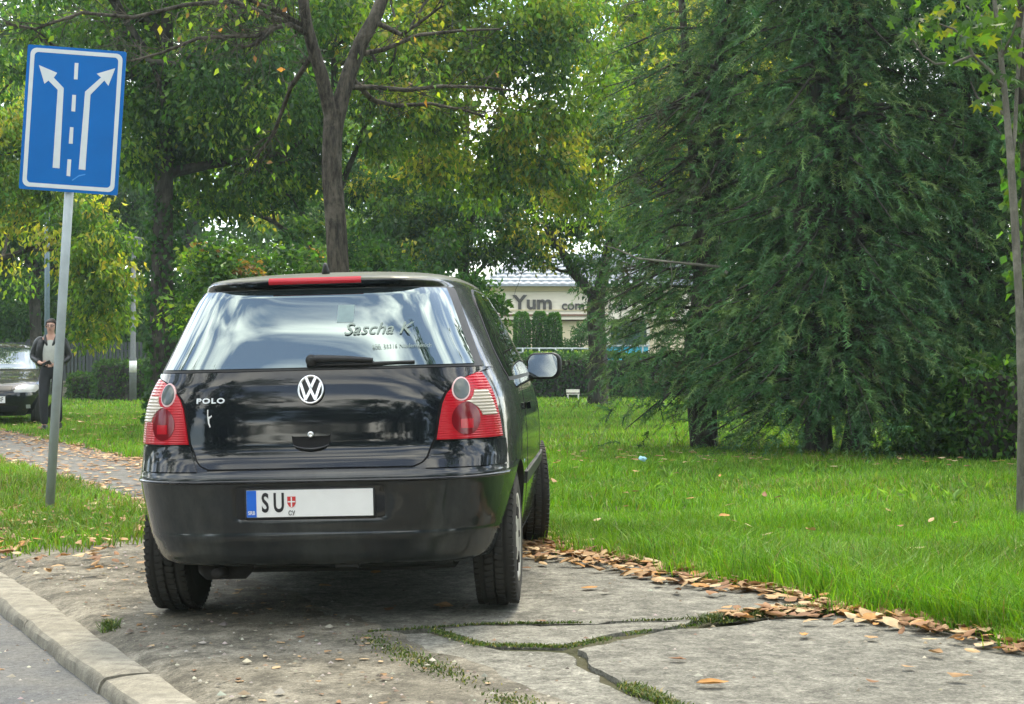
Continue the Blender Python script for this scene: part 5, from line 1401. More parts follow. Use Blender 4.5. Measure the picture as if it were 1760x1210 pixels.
for x, y, z, size, k, rot in rest:
    _, V_, F_, c_ = fm[k]
    Mr = np.array(Euler(rot).to_matrix())
    if y > 9.8:   # far ones: only the outline blade
        V2 = V_.reshape(7, 5, 3)[[0, 2, 4, 6]][:, [0, 2, 4]].reshape(-1, 3); C2 = c_.reshape(7, 5, 3)[[0, 2, 4, 6]][:, [0, 2, 4]].reshape(-1, 3)
        F2 = np.array([(i * 3 + q, i * 3 + q + 1, i * 3 + q + 4, i * 3 + q + 3) for i in range(3) for q in range(2)])
    else: V2, F2, C2 = V_, F_, c_
    parts.append((V2 @ Mr.T * size + np.array([x, y, z]), F2, C2))
V, Fc, Cc = merge(parts)
o = link('leaf_litter', big_mesh(V, Fc, smooth=True, cols=Cc), M_dry); tag(o, 'dry brown leaf litter strewn over path and lawn edge', 'leaf litter', kind='stuff')
# grit on dirt, gutter and slabs
n = 1700
s_ = np.concatenate([rng.uniform(1.58, 2.5, 1000), rng.uniform(.5, 1.32, 400), rng.uniform(2.5, 4.4, 300)]); t_ = rng.uniform(3.9, 9.5, n)
x = .895 * s_ + PX * t_; y = .446 * s_ + PY * t_
sz = rng.uniform(.003, .011, n) * np.where(rng.random(n) < .06, 2.2, 1)
oc = np.array([(1, 0, 0), (-1, 0, 0), (0, 1, 0), (0, -1, 0), (0, 0, .7), (0, 0, -.7)]); of = np.array([(0, 2, 4), (2, 1, 4), (1, 3, 4), (3, 0, 4)])
V = (np.stack([x, y, zprof(s_) + .0], 1)[:, None] + oc * sz[:, None, None] * rng.uniform(.6, 1.3, (n, 6, 1))).reshape(-1, 3)
Fc = (np.arange(n)[:, None, None] * 6 + of).reshape(-1, 3)
o = link('grit', big_mesh(V, Fc, cols=np.repeat(pick(np.array([(.2, .19, .16), (.3, .28, .24), (.12, .105, .08), (.17, .13, .09)]), n), 6, 0)), M_dry); tag(o, 'loose grit and crumbs on the dirt and gutter', 'gravel', kind='stuff')
# ================================================================ road sign
M_signblue = plain('sign_blue', (.001, .115, .40), rough=.5, var=.05, scale=5, spec=.2)
M_signwhite = plain('sign_white', (.55, .60, .62), rough=.35, var=.03)
M_galv = plain('galvanised_steel', (.33, .385, .40), rough=.55, metal=.1, var=.12, scale=8, bump=.05)
M_signback = plain('sign_rim', (.01, .09, .36), rough=.4)
DS = 11.9
sb_ = at(83, 872, DS); sb_.z = float(gz(sb_.x, sb_.y)) - .02
top = at(134, 84, DS)
sign = empty('road_sign', sb_); tag(sign, 'blue rectangular road sign with two diverging white arrows on a leaning grey pole', 'road sign')
ax = (top - sb_).normalized()
B().tube([Vector((0, 0, -.1)), (top - sb_) * 1.0 - ax * .03], [.033, .033], n=20).obj('pole', M_galv, sign, smooth=True)
W_, H_ = .70, 1.04
cen = at(128, 208, DS) - sb_
ang = math.atan2(ax.x, ax.z)
SM = Matrix.Translation(cen + Vector((0, -.045, 0))) @ Matrix.Rotation(ang, 4, 'Y') @ Matrix.Rotation(R(4), 4, 'Z')
def rrect(w, h, r, n=6):
    out = []
    for cx_, cz_, a0 in ((w / 2 - r, h / 2 - r, 0), (-w / 2 + r, h / 2 - r, 90), (-w / 2 + r, -h / 2 + r, 180), (w / 2 - r, -h / 2 + r, 270)):
        out += [(cx_ + r * math.cos(R(a0 + 90 * k / n)), cz_ + r * math.sin(R(a0 + 90 * k / n))) for k in range(n + 1)]
    return out
B().prism(rrect(W_, H_, .012), SM @ Matrix.Translation((0, .012, 0)), .018).obj('board', M_signblue, sign)
def ring(w1, h1, r1, w2, h2, r2, M, d):
    a = rrect(w1, h1, r1); c = rrect(w2, h2, r2); bm = bmesh.new(); n = len(a)
    va = [bm.verts.new(M @ Vector((x, -d, z))) for x, z in a]; vc = [bm.verts.new(M @ Vector((x, -d, z))) for x, z in c]
    vb_ = [bm.verts.new(M @ Vector((x, 0, z))) for x, z in a]; vd = [bm.verts.new(M @ Vector((x, 0, z))) for x, z in c]
    for k in range(n):
        j = (k + 1) % n
        bm.faces.new((va[k], va[j], vc[j], vc[k])); bm.faces.new((va[k], vb_[k], vb_[j], va[j])); bm.faces.new((vc[k], vc[j], vd[j], vd[k]))
    bmesh.ops.recalc_face_normals(bm, faces=bm.faces[:]); me = bpy.data.meshes.new('m'); bm.to_mesh(me); bm.free(); return me
FM = SM @ Matrix.Translation((0, -.0065, 0))
link('border', ring(W_ * .934, H_ * .962, .045, W_ * .85, H_ * .905, .028, FM, .0015), M_signwhite, sign)
def sp(pts): return [((i - .5) * W_, (.5 - j) * H_) for i, j in pts]
for nm, pts in (('arrow', [(.329, .84), (.399, .841), (.39, .284), (.283, .217), (.315, .182), (.125, .138), (.192, .264), (.231, .240), (.33, .3)]),
                ('arrow', [(.593, .838), (.661, .84), (.665, .316), (.796, .211), (.84, .246), (.899, .12), (.714, .168), (.76, .192), (.608, .298)]),
                ('dash', [(.485, .104), (.523, .104), (.525, .218), (.487, .218)]), ('dash', [(.481, .326), (.519, .326), (.521, .442), (.481, .44)]),
                ('dash', [(.478, .55), (.514, .551), (.516, .665), (.476, .665)]), ('dash', [(.474, .774), (.512, .774), (.512, .891), (.474, .889)])):
    B().prism(sp(pts), FM, .0015).obj(nm, M_signwhite, sign)
B().prism(sp([(.53, .915), (.60, .878), (.665, .866), (.662, .874), (.60, .887), (.535, .922)]), FM, .0006).obj('scratch', plain('scratch_blue', (.05, .25, .60)), sign)
for dz in (.33, -.33):
    B().box(cen + Vector((0, .0, 0)) + ax * dz + Vector((0, -.012, 0)), (.12, .05, .03), bevel=.005).obj('clamp', M_galv, sign)

# ================================================================ the lettered building
M_cream = plain('cream_render', (.60, .53, .37), rough=.9, var=.06, scale=1.2, bump=.1)
M_white_r = plain('pale_fascia', (.64, .60, .51), rough=.9, var=.05, scale=1.0)
M_tile = plain('grey_roof_tile', (.24, .27, .31), rough=.7, var=.12, scale=4)
M_tiledark = plain('tile_shadow_edge', (.16, .18, .21), rough=.8)
M_letter = plain('letter_grey', (.06, .055, .055), rough=.6)
M_brown = plain('brown_trim', (.16, .09, .06), rough=.6)
M_winglass = glass('shop_glass', (.05, .08, .08), ior=1.7)
M_bluep = plain('turquoise_panel', (.03, .32, .46), rough=.4, var=.2, scale=3)
DB = 62.0
kb = DB / F
bo = Vector((at(960, 600, DB).x, DB, 0)); bld = empty('shop_building', bo); tag(bld, 'single-storey cream building with grey tiled roof and large dark lettering', 'building')
def bx(name, u0, u1, v0, v1, y0, y1, mat, parent=bld, bev=0):
    c0 = at(u0, v0, DB); c1 = at(u1, v1, DB)
    return B().box(((c0.x + c1.x) / 2 - bo.x, (y0 + y1) / 2, (c0.z + c1.z) / 2), (c1.x - c0.x, y1 - y0, c0.z - c1.z), bevel=bev).obj(name, mat, parent)
bx('wall', 846, 1260, 548, 690, .45, 8.0, M_cream)
bx('fascia', 838, 1266, 500, 549, .0, 8.3, M_white_r)
for k, (v0, v1, y) in enumerate(((490.5, 494, -.34), (494, 497.2, -.22), (497.2, 500.2, -.12))): bx('cornice', 834 - k, 1270, v0, v1, y, 8.4, M_cream)
bx('string_course', 840, 1045, 531.5, 534, -.05, .1, M_cream)
for v0, v1, y in ((540, 543.5, -.06), (549, 551.5, .38)): bx('brown_band', 846, 1045, v0, v1, y, y + .2, M_brown)
bx('pilaster', 1037, 1050, 549, 690, .2, .7, M_white_r)
bx('pilaster', 846, 856, 549, 690, .2, .7, M_white_r)
# tiled roof: courses of tiles, each course a piece with a wavy lower edge
rz0, rz1 = at(0, 490.5, DB).z, at(0, 438, DB).z
x0, x1 = at(836, 0, DB).x - bo.x, at(1262, 0, DB).x - bo.x
nrow = 9; run = 4.6
for r_i in range(nrow):
    f0, f1 = r_i / nrow, (r_i + 1) / nrow
    y0_, y1_ = -.45 + run * f0, -.45 + run * f1
    z0_, z1_ = rz0 + (rz1 - rz0) * 1.25 * f0, rz0 + (rz1 - rz0) * 1.25 * f1
    xa, xb = x0 - .25 + f0 * 1.6, x1 + .2 - f0 * 1.2
    n = int((xb - xa) / .11); V_ = []; F_ = []
    for i in range(n + 1):
        x = xa + (xb - xa) * i / n; wv = .028 * abs(math.sin(i * math.pi / 3))
        V_ += [(x, y0_ - .05, z0_ + .03 + wv), (x, y1_ + .06, z1_ + .0 + wv), (x, y0_ - .05, z0_ - .05)]
        if i: a = (i - 1) * 3; F_ += [(a, a + 3, a + 4, a + 1), (a + 2, a + 5, a + 3, a)]
    link('tile_course', mesh(V_, F_, smooth=False), M_tile, bld)
link('gable', mesh([(x0 - .1, -.4, rz0), (x0 + 1.2, run, rz1 + .5), (x0 - .1, 8.3, rz0)], [(0, 1, 2)]), M_white_r, bld)
def wall_text(t_, u, v, size, bold, sx=1):
    o = link('lettering', text_mesh(t_, size, depth=.03, bold=bold), M_letter, bld); p = at(u, v, DB) - bo
    o.location = (p.x, -.04, p.z); o.rotation_euler = (R(90), 0, 0); o.scale = (sx, 1, 1)
wall_text('Yum', 916, 521, .74, .022, 1.06)
wall_text('com', 985, 525.5, .50, .008, 1.0)
wall_text('oos', 1062, 525.5, .50, .008, 1.0)
# arched window and the turquoise panel below it
def arch_poly(w, h, r):
    return [(-w / 2, 0), (w / 2, 0)] + [(w / 2 * math.cos(R(a)), h - r + r * math.sin(R(a))) for a in range(0, 181, 15)]
pw_ = at(1078, 618, DB) - bo
fr_ = B().prism(arch_poly(1.75, 1.75, .5), Matrix.Translation((pw_.x, .42, pw_.z)), .10).obj('window', M_white_r, bld)
B().prism(arch_poly(1.5, 1.6, .42), Matrix.Translation((pw_.x, .315, pw_.z + .03)), .02).obj('pane', M_winglass, fr_)
pn = at(1078, 607, DB - 1.6); bp_ = empty('turquoise_counter', (pn.x, pn.y, 0)); tag(bp_, 'turquoise counter front below the arched window of the cream building', 'counter')
B().box((0, 0, pn.z * .5 + .12), (1.5, .5, pn.z + .24), bevel=.02).obj('panel', M_bluep, bp_)
B().box((0, 0, pn.z + .27), (1.6, .6, .06), bevel=.01).obj('counter_top', M_galv, bp_)
B().box((.55, -.27, pn.z * .5 + .2), (.06, .05, pn.z + .1)).obj('corner_post', M_galv, bp_)

# clipped conifers, rail, hedges in front of it
def thuja(label, u, d, v_top, wpx, seed, pal):
    b0 = gp(u, d); h = at(u, v_top, d).z; w = wpx * d / F / 2 * .80
    root = empty('clipped_thuja', b0); tag(root, label, 'conifer', 'clipped conifers by the building')
    B().tube([(0, 0, 0), (0, 0, h * .5), (0, 0, h * .9)], [w * .8, w * .86, w * .3], n=12).obj('trunk', M_bark_dark, root, smooth=True)
    n = 6500; a = rng.random(n) * 6.283; z = rng.random(n); r = w * np.where(z > .8, np.sqrt(np.maximum(0, 1 - ((z - .8) / .2) ** 2)) * .62 + .38, 1) * (1 + .05 * np.sin(a * 3 + z * 9 + seed)) * rng.uniform(.9, 1.03, n)
    P = np.stack([np.cos(a) * r, np.sin(a) * r, z * h], 1); top = rng.random(n) < .12
    P[top] = np.stack([np.cos(a[top]) * w * .42 * np.sqrt(rng.random(top.sum())), np.sin(a[top]) * w * .42 * np.sqrt(rng.random(top.sum())), np.full(top.sum(), h * .985)], 1)
    D = unit(np.stack([np.cos(a), np.sin(a), np.full(n, 1.0)], 1) + rng.normal(0, .4, (n, 3))); L_ = rng.uniform(.05, .11, n)
    v, f_, c_ = leaf_mesh(P, D, L_, L_ * .5, pick(pal, n, .25)); link('crown', big_mesh(v, f_, cols=c_), M_leaf, root)
TH = np.array([(.05, .14, .03), (.07, .18, .035), (.04, .11, .03)])
thuja('leftmost of three clipped columnar conifers under the big lettering', 897, 55, 538, 33, 1, TH)
thuja('middle of three clipped columnar conifers under the big lettering', 928, 55, 537, 29, 2, TH * .9)
thuja('rightmost of three clipped columnar conifers under the big lettering', 953, 55, 539, 28, 3, TH)
bush('dark_shrub', 'dark rounded shrub right of the clipped conifers', 992, 55, [lobe(988, 585, 55, 20, 28), lobe(1002, 570, 55, 12, 14, .4), lobe(990, 615, 55, 22, 20)], 2200, (.08, .13), [DARK], [1], 61, stems=3)
rail_y = 52.0
xa, xb = at(870, 0, rail_y).x, at(1040, 0, rail_y).x
ra = empty('rail_fence', (xa, rail_y, 0)); tag(ra, 'thin grey metal rail fence before the clipped conifers', 'fence')
zt, zm = at(0, 599, rail_y).z, at(0, 606, rail_y).z
for zz in (zt, zm): B().tube([(0, 0, zz), (xb - xa, 0, zz)], .025, n=8).obj('rail', M_galv, ra, smooth=True)
for k in range(7): B().tube([((xb - xa) * k / 6, 0, -.05), ((xb - xa) * k / 6, 0, zt + .02)], .03, n=8).obj('post', M_galv, ra, smooth=True)
hedge('low_hedge', 'long dark low hedge across the lawn before the cream building', at(820, 0, 50).x, at(1330, 0, 50).x, 50, 51, -.02, 1.28, 9000, .13, DARK, rnd=.15)
hedge('pale_hedge', 'pale green clipped hedge top below the rail fence', at(900, 0, 51.6).x, at(1036, 0, 51.6).x, 51.2, 51.8, -.02, 1.37, 2200, .12, LIME * .8, rnd=.06)
# white bench
be = gp(985, 48.5); bn = empty('park_bench', be); bn.scale = (.55, .55, .36); tag(bn, 'small white park bench at the foot of the dark low hedge', 'bench')
M_benchw = plain('bench_white', (.7, .69, .62), rough=.6)
for k in range(3): B().box((0, -.12 + .13 * k, .42), (.72, .10, .04), bevel=.006).obj('seat_slat', M_benchw, bn)
for k in range(2): B().box((0, .24, .60 + .14 * k), (.72, .03, .10), bevel=.006).obj('back_slat', M_benchw, bn)
for sx in (-.28, .28): B().box((sx, .02, .20), (.07, .36, .40), bevel=.006).obj('leg', M_benchw, bn)
# pale path far behind the yews
fp = gp(1450, 44); o = link('far_path', mesh([(5, 43, .012), (16, 43, .012), (16, 45.2, .012), (5, 45.2, .012)], [(0, 1, 2, 3)]), M_path); tag(o, kind='structure')

# ================================================================ left background: fence, posts, clipped hedges
M_fence = plain('grey_fence', (.035, .042, .046), rough=.7, var=.1)
fx0, fx1, fy = at(-60, 0, 58).x, at(262, 0, 58).x, 58.0
fe = empty('picket_fence', (fx0, fy, 0)); tag(fe, 'tall grey metal fence behind the pedestrian and hedge', 'fence')
fh = at(0, 588, fy).z
pk = B().box((0, 0, fh / 2), (.09, .03, fh)).mesh()
pk.materials.append(M_fence)
n = int((fx1 - fx0) / .135)
for k in range(n): o = link('picket', pk, None, fe); o.location = (k * .135, 0, 0)
for zz in (.35, fh - .3): B().box(((fx1 - fx0) / 2, .04, zz), (fx1 - fx0, .04, .06)).obj('rail', M_fence, fe)
for k in range(4): B().box(((fx1 - fx0) * k / 3, .05, fh / 2 + .05), (.12, .10, fh + .1)).obj('post', M_fence, fe)
hedge('clipped_hedge', 'taller clipped green hedge beside the grey lamp post', at(168, 0, 47).x, at(268, 0, 47).x, 46.5, 47.8, -.02, at(0, 622, 47).z, 2600, .10, np.concatenate([DARK, MID]), rnd=.06)
hedge('clipped_hedge', 'lower clipped green hedge between the sign pole and the taller hedge', at(122, 0, 48).x, at(160, 0, 48).x, 47.6, 48.6, -.02, at(0, 644, 48).z, 1200, .10, np.concatenate([DARK, MID]), rnd=.06)
M_lamppost = plain('dull_grey_post', (.13, .145, .145), rough=.7)
lpb = gp(228.5, 46); lpo = empty('lamp_post', lpb); tag(lpo, 'grey lamp post with a white band left of the hatchback', 'lamp post')
B().tube([(0, 0, -.1), (0, 0, 1.2), (0, 0, 1.25), (.02, 0, 4.1)], [.10, .10, .075, .06], n=14).obj('pole', M_lamppost, lpo, smooth=True)
B().tube([(0, 0, at(0, 640, 46).z), (0, 0, at(0, 620, 46).z)], [.105, .105], n=14).obj('white_band', M_white, lpo, smooth=True)
B().tube([(.02, 0, 4.1), (.02, 0, 4.25)], [.05, .05], n=8).obj('arm', M_lamppost, lpo, smooth=True)
B().lathe([(0, .1), (.1, .2), (.32, .24), (.36, .05)], n=20, M=Matrix.Translation((.02, 0, 4.25)) @ Matrix.Rotation(R(-90), 4, 'Y')).obj('lamp_head', M_lamppost, lpo)
M_bluepole = plain('blue_grey_pole', (.13, .19, .23), rough=.6)
bpb = gp(81, 42); bpo = empty('street_pole', bpb); tag(bpo, 'thin blue-grey pole rising above the pedestrian', 'pole')
B().tube([(0, 0, -.1), (0, 0, 6.5)], [.07, .055], n=12).obj('pole', M_bluepole, bpo, smooth=True)
B().box((0, 0, 6.6), (.12, .5, .1), bevel=.02).obj('lamp_head', M_bluepole, bpo)
lwb = at(112, 670, 50); lw = empty('kerb_block', (lwb.x, 50, 0)); tag(lw, 'low pale concrete block behind the sign pole', 'block')
B().box((0, 0, .22), (1.0, .5, .5), bevel=.03).obj('block', M_kerb, lw); B().box((0, 0, .49), (1.08, .58, .06), bevel=.01).obj('coping', M_kerb, lw)

# ================================================================ the oncoming parked car at the left edge
c2s = Car(
    yr=[(.18, -.5), (.3, -.66), (.6, -.70), (.8, -.68), (.95, -.64), (1.05, -.52), (1.3, -.25), (1.36, -.18), (1.40, .1), (1.42, .5), (1.43, .8)],
    yf=[(.18, 3.12), (.26, 3.25), (.36, 3.32), (.50, 3.34), (.60, 3.30), (.66, 3.22), (.72, 3.10), (.78, 2.92), (.84, 2.65), (.90, 2.30), (.95, 2.10), (1.05, 1.90), (1.2, 1.58), (1.33, 1.28), (1.38, 1.12), (1.41, 1.0), (1.43, .9)],
    w=[(.18, .74), (.3, .80), (.5, .84), (.65, .845), (.80, .83), (.90, .80), (.97, .765), (1.1, .70), (1.25, .63), (1.34, .57), (1.39, .47), (1.42, .28), (1.43, .1)],
    nx=[(.18, 4.6), (.7, 5.0), (.95, 4.6), (1.3, 4.2), (1.43, 2.4)], yc=.85)
c2 = empty('oncoming_car', (-9.40, 30.63, -.01), (0, 0, R(192)))
tag(c2, 'black car facing the viewer, cut by the left picture edge beside the pedestrian', 'car')
V, Fq = c2s.shell(np.unique(np.concatenate([np.linspace(.18, .95, 44), np.linspace(.95, 1.43, 30)]).round(4)), 160)
b2 = link('body', mesh(V, Fq), M_paint, c2); b2.data.materials.append(M_under)
cut_arches(b2, (0, 2.55), R_=.33, zc=.30)
def fp_(name, zs, a, b, off, mat, parent=c2, cols=16, thick=.008, both=False):
    for sd in ((-1, 1) if both else (1,)):
        if both:
            me = c2s.patch(zs, (lambda z: c2s.sf_x(a(z), z)) if sd > 0 else (lambda z: -c2s.sf_x(b(z), z)), (lambda z: c2s.sf_x(b(z), z)) if sd > 0 else (lambda z: -c2s.sf_x(a(z), z)), off=off, cols=cols, thick=thick, front=True)
        else: me = c2s.patch(zs, lambda z: c2s.sf_x(a(z), z), lambda z: c2s.sf_x(b(z), z), off=off, cols=cols, thick=thick, front=True)
        o = link(name, me, mat, parent)
    return o
fp_('windscreen', np.linspace(.965, 1.34, 18), lin((.965, -.68), (1.34, -.50)), lin((.965, .68), (1.34, .50)), .006, M_glass, cols=30)
fp_('head_lamp', np.linspace(.575, .70, 10), lin((.575, .40), (.60, .38), (.70, .50)), lin((.575, .70), (.64, .755), (.70, .72)), .008, M_head, both=True)
fp_('grille', np.linspace(.59, .68, 6), lin((.59, -.33), (.68, -.36)), lin((.59, .33), (.68, .36)), .006, M_blackpl, cols=20)
fp_('bumper', np.linspace(.24, .56, 16), lin((.24, -.74), (.56, -.80)), lin((.24, .74), (.56, .80)), .018, M_paint, cols=50, thick=.02)
fp_('air_intake', np.linspace(.27, .36, 5), lin((.27, -.40), (.36, -.46)), lin((.27, .40), (.36, .46)), .021, M_gap, cols=20)
fp_('fog_lamp', np.linspace(.315, .375, 5), lin((.315, .56)), lin((.315, .62)), .022, M_head, both=True)
cpy = float(c2s.yf(.45)) + .028
np_ = B().box((0, cpy, .46), (.53, .01, .12), bevel=.003).obj('number_plate', M_blackpl, c2)
B().box((0, cpy + .006, .46), (.518, .004, .110)).obj('plate_face', M_white, np_)
o = link('plate_lettering', text_mesh('RF', .10, depth=.0006, bold=.002), M_inkblack, np_); o.rotation_euler = (R(90), 0, R(180)); o.location = (-.19, cpy + .0095, .46); o.scale = (.75, 1, 1)
for sd in (-1, 1):
    m2 = B().box((sd * .90, 1.72, 1.0), (.2, .1, .14), bevel=.04, seg=4).obj('door_mirror', M_paint, c2, smooth=True)
    B().tube([(sd * .76, 1.75, .96), (sd * .82, 1.74, .97)], .03, n=8).obj('mirror_foot', M_blackpl, m2)
    a_, b_ = (lambda z: c2s.s_y(lin((.96, .1), (1.33, .45))(z), z)), (lambda z: c2s.s_y(lin((.96, 1.85), (1.33, 1.12))(z), z))
    link('side_window', c2s.patch(np.linspace(.96, 1.33, 12), a_ if sd > 0 else (lambda z: -b_(z)), b_ if sd > 0 else (lambda z: -a_(z)), off=.005, cols=20), M_sglass, c2)
    wheel(c2, sd * .72, 0, .30, .19, 0, sd, treads=False); wheel(c2, sd * .72, 2.55, .30, .19, 0, sd, treads=False)

# ================================================================ the pedestrian
M_skin = plain('skin', (.46, .27, .20), rough=.5, var=.06, scale=20)
M_hair = plain('dark_hair', (.03, .018, .012), rough=.5, var=.3, scale=60)
M_leather = plain('black_leather', (.007, .008, .009), rough=.36, var=.3, scale=25, bump=.4, bscale=35)
M_shirt = plain('grey_shirt', (.36, .38, .34), rough=.9, var=.08, bump=.2, bscale=20)
M_trous = plain('black_trousers', (.010, .011, .014), rough=.85, var=.2)
M_shoe = plain('black_shoes', (.012, .012, .013), rough=.4)
def skin_mesh(vs_, es, rs, root=0, sub=2):
    me = bpy.data.meshes.new('sk'); me.from_pydata([tuple(v) for v in vs_], es, []); me.update()
    o = bpy.data.objects.new('sk', me); C.objects.link(o)
    md = o.modifiers.new('skin', 'SKIN'); md.use_smooth_shade = True
    if not me.skin_vertices: me.attributes  # layer is made with the modifier
    if len(me.skin_vertices) == 0:
        bm = bmesh.new(); bm.from_mesh(me); bm.verts.layers.skin.verify(); bm.to_mesh(me); bm.free()
    sk = me.skin_vertices[0].data
    for i, r in enumerate(rs): sk[i].radius = r if isinstance(r, tuple) else (r, r); sk[i].use_root = (i == root)
    s2 = o.modifiers.new('sub', 'SUBSURF'); s2.levels = sub; s2.render_levels = sub
    bpy.context.view_layer.update()
    out = bpy.data.meshes.new_from_object(o.evaluated_get(bpy.context.evaluated_depsgraph_get()))
    out.polygons.foreach_set('use_smooth', [True] * len(out.polygons))
    bpy.data.objects.remove(o)
    return out
pb = at(88, 740, 25.7); pb.z = float(gz(pb.x, pb.y))
pe = empty('person', (pb.x, pb.y, pb.z), (0, 0, R(4))); tag(pe, 'person in black leather jacket, grey top and black trousers walking behind the sign pole', 'person')
# faces -y; x is the picture's right
J = {'pelvis': (0, 0, .95), 'waist': (0, 0, 1.08), 'chest': (0, -.01, 1.28), 'neckb': (0, 0, 1.45), 'neck': (0, -.005, 1.51), 'jaw': (0, -.03, 1.565), 'face': (0, -.022, 1.635), 'crown': (0, -.005, 1.705),
     'shl': (-.185, 0, 1.405), 'ell': (-.29, .03, 1.15), 'wrl': (-.12, -.20, 1.055), 'hal': (-.055, -.235, 1.05),
     'shr': (.185, 0, 1.405), 'elr': (.27, .03, 1.14), 'wrr': (.11, -.20, 1.03), 'har': (.045, -.235, 1.03),
     'hil': (-.095, 0, .90), 'knl': (-.10, -.10, .50), 'anl': (-.085, -.07, .09), 'tol': (-.085, -.20, .035),
     'hir': (.095, 0, .90), 'knr': (.09, .02, .49), 'anr': (.085, .18, .12), 'tor': (.085, .10, .035)}
K = list(J); ix = {k: i for i, k in enumerate(K)}
def E(*p): return [(ix[a], ix[b]) for a, b in zip(p, p[1:])]
ed = E('pelvis', 'waist', 'chest', 'neckb', 'neck', 'jaw', 'face', 'crown') + E('neckb', 'shl', 'ell', 'wrl', 'hal') + E('neckb', 'shr', 'elr', 'wrr', 'har') + E('pelvis', 'hil', 'knl', 'anl', 'tol') + E('pelvis', 'hir', 'knr', 'anr', 'tor')
rad = dict(pelvis=(.145, .10), waist=(.125, .09), chest=(.14, .09), neckb=(.06, .05), neck=.05, jaw=(.058, .062), face=(.074, .09), crown=(.062, .075), shl=.046, ell=.038, wrl=.028, hal=(.03, .02), shr=.046, elr=.038, wrr=.028, har=(.03, .02), hil=.085, knl=.058, anl=.03, tol=.018, hir=.085, knr=.058, anr=.03, tor=.018)
bodym = skin_mesh([J[k] for k in K], ed, [rad[k] for k in K], root=0, sub=2)
link('body', bodym, M_skin, pe)
def sub_skin(name, chain_list, radii, mat, sub=2, shift=(0, 0, 0)):
    names = []; es = []
    for ch_ in chain_list:
        for k in ch_:
            if k not in names: names.append(k)
    for ch_ in chain_list: es += [(names.index(a), names.index(b)) for a, b in zip(ch_, ch_[1:])]
    me = skin_mesh([Vector(J[k]) + Vector(shift) for k in names], es, [radii[k] for k in names], 0, sub); return link(name, me, mat, pe)
sub_skin('trousers', [['waist', 'pelvis', 'hil', 'knl', 'anl'], ['pelvis', 'hir', 'knr', 'anr']], dict(waist=(.13, .10), pelvis=(.165, .115), hil=.105, knl=.076, anl=.06, hir=.105, knr=.076, anr=.06), M_trous)
J['hem'] = (0, -.005, 1.02)
sub_skin('shirt', [['hem', 'waist', 'chest', 'neckb']], dict(hem=(.15, .112), waist=(.145, .115), chest=(.168, .118), neckb=(.085, .068)), M_shirt, shift=(0, -.012, 0))
# jacket: sleeves and two open fronts
for sx, nm in ((-1, 'l'), (1, 'r')):
    J['cuff' + nm] = tuple(Vector(J['el' + nm]).lerp(Vector(J['wr' + nm]), .85)); J['sh0' + nm] = (sx * .10, .01, 1.43)
    sub_skin('sleeve', [['sh0' + nm, 'sh' + nm, 'el' + nm, 'cuff' + nm]], {'sh0' + nm: .078, 'sh' + nm: .094, 'el' + nm: .066, 'cuff' + nm: .048}, M_leather)
    J['jf0' + nm] = (sx * .115, -.02, 1.43); J['jf1' + nm] = (sx * .15, -.055, 1.28); J['jf2' + nm] = (sx * .158, -.05, 1.12); J['jf3' + nm] = (sx * .165, -.04, 1.0)
    sub_skin('jacket_front', [['jf0' + nm, 'jf1' + nm, 'jf2' + nm, 'jf3' + nm]], {'jf0' + nm: (.06, .08), 'jf1' + nm: (.058, .085), 'jf2' + nm: (.05, .085), 'jf3' + nm: (.05, .085)}, M_leather)
J['jb0'] = (0, .03, 1.45); J['jb1'] = (0, .05, 1.25); J['jb2'] = (0, .05, 1.0)
sub_skin('jacket_back', [['jb0', 'jb1', 'jb2']], dict(jb0=(.12, .06), jb1=(.17, .085), jb2=(.165, .085)), M_leather)
for sx in (-1, 1):
    B().tube([(sx * .02, -.09, 1.28), (sx * .07, -.09, 1.40), (sx * .09, -.03, 1.475), (sx * .06, .05, 1.49)], [.012, .022, .026, .02], n=8).obj('collar', M_leather, pe, smooth=True)
    a_ = 'l' if sx < 0 else 'r'
    an, to = Vector(J['an' + a_]), Vector(J['to' + a_])
    B().tube([an + Vector((0, .05, -.05)), an + Vector((0, .0, -.03)), to + Vector((0, .02, .0)), to + Vector((0, -.06, -.005))], [.042, .05, .044, .03], n=12).obj('shoe', M_shoe, pe, smooth=True)
    # fingers curled round the phone, thumb apart
    h0 = Vector(J['ha' + a_])
    for k in range(4):
        q = h0 + Vector((-sx * .012, -.012, .026 - .017 * k))
        B().tube([q + Vector((sx * .018, .012, 0)), q, q + Vector((-sx * (.030 - .003 * abs(k - 1)), -.008, -.004)), q + Vector((-sx * (.040 - .004 * abs(k - 1)), .012, -.006))], [.010, .0095, .009, .007], n=7).obj('finger', M_skin, pe, smooth=True)
    B().tube([h0 + Vector((sx * .01, .0, .03)), h0 + Vector((-sx * .01, -.012, .046)), h0 + Vector((-sx * .028, -.018, .045))], [.011, .010, .007], n=7).obj('thumb', M_skin, pe, smooth=True)
    B().tube([(sx * .074, .0, 1.645), (sx * .083, .006, 1.632), (sx * .078, .004, 1.605)], [.012, .014, .008], n=8).obj('ear', M_skin, pe, smooth=True)
    B().tube([(sx * .030, -.098, 1.644), (sx * .030, -.103, 1.644)], [.010, .006], n=8).obj('eye', M_inkblack, pe)
    # glasses
    pts = [(sx * .032 + .026 * math.cos(a), -.112, 1.643 + .018 * math.sin(a)) for a in np.linspace(0, 2 * math.pi, 14)]
    B().tube(pts, .0035, n=5, caps=False).tube([(sx * .058, -.110, 1.648), (sx * .080, -.05, 1.65), (sx * .08, .0, 1.648)], .003, n=5).obj('glasses', M_inkblack, pe)
B().tube([(0, -.100, 1.655), (0, -.116, 1.62), (0, -.120, 1.612), (0, -.104, 1.603)], [.008, .012, .014, .008], n=8).obj('nose', M_skin, pe, smooth=True)
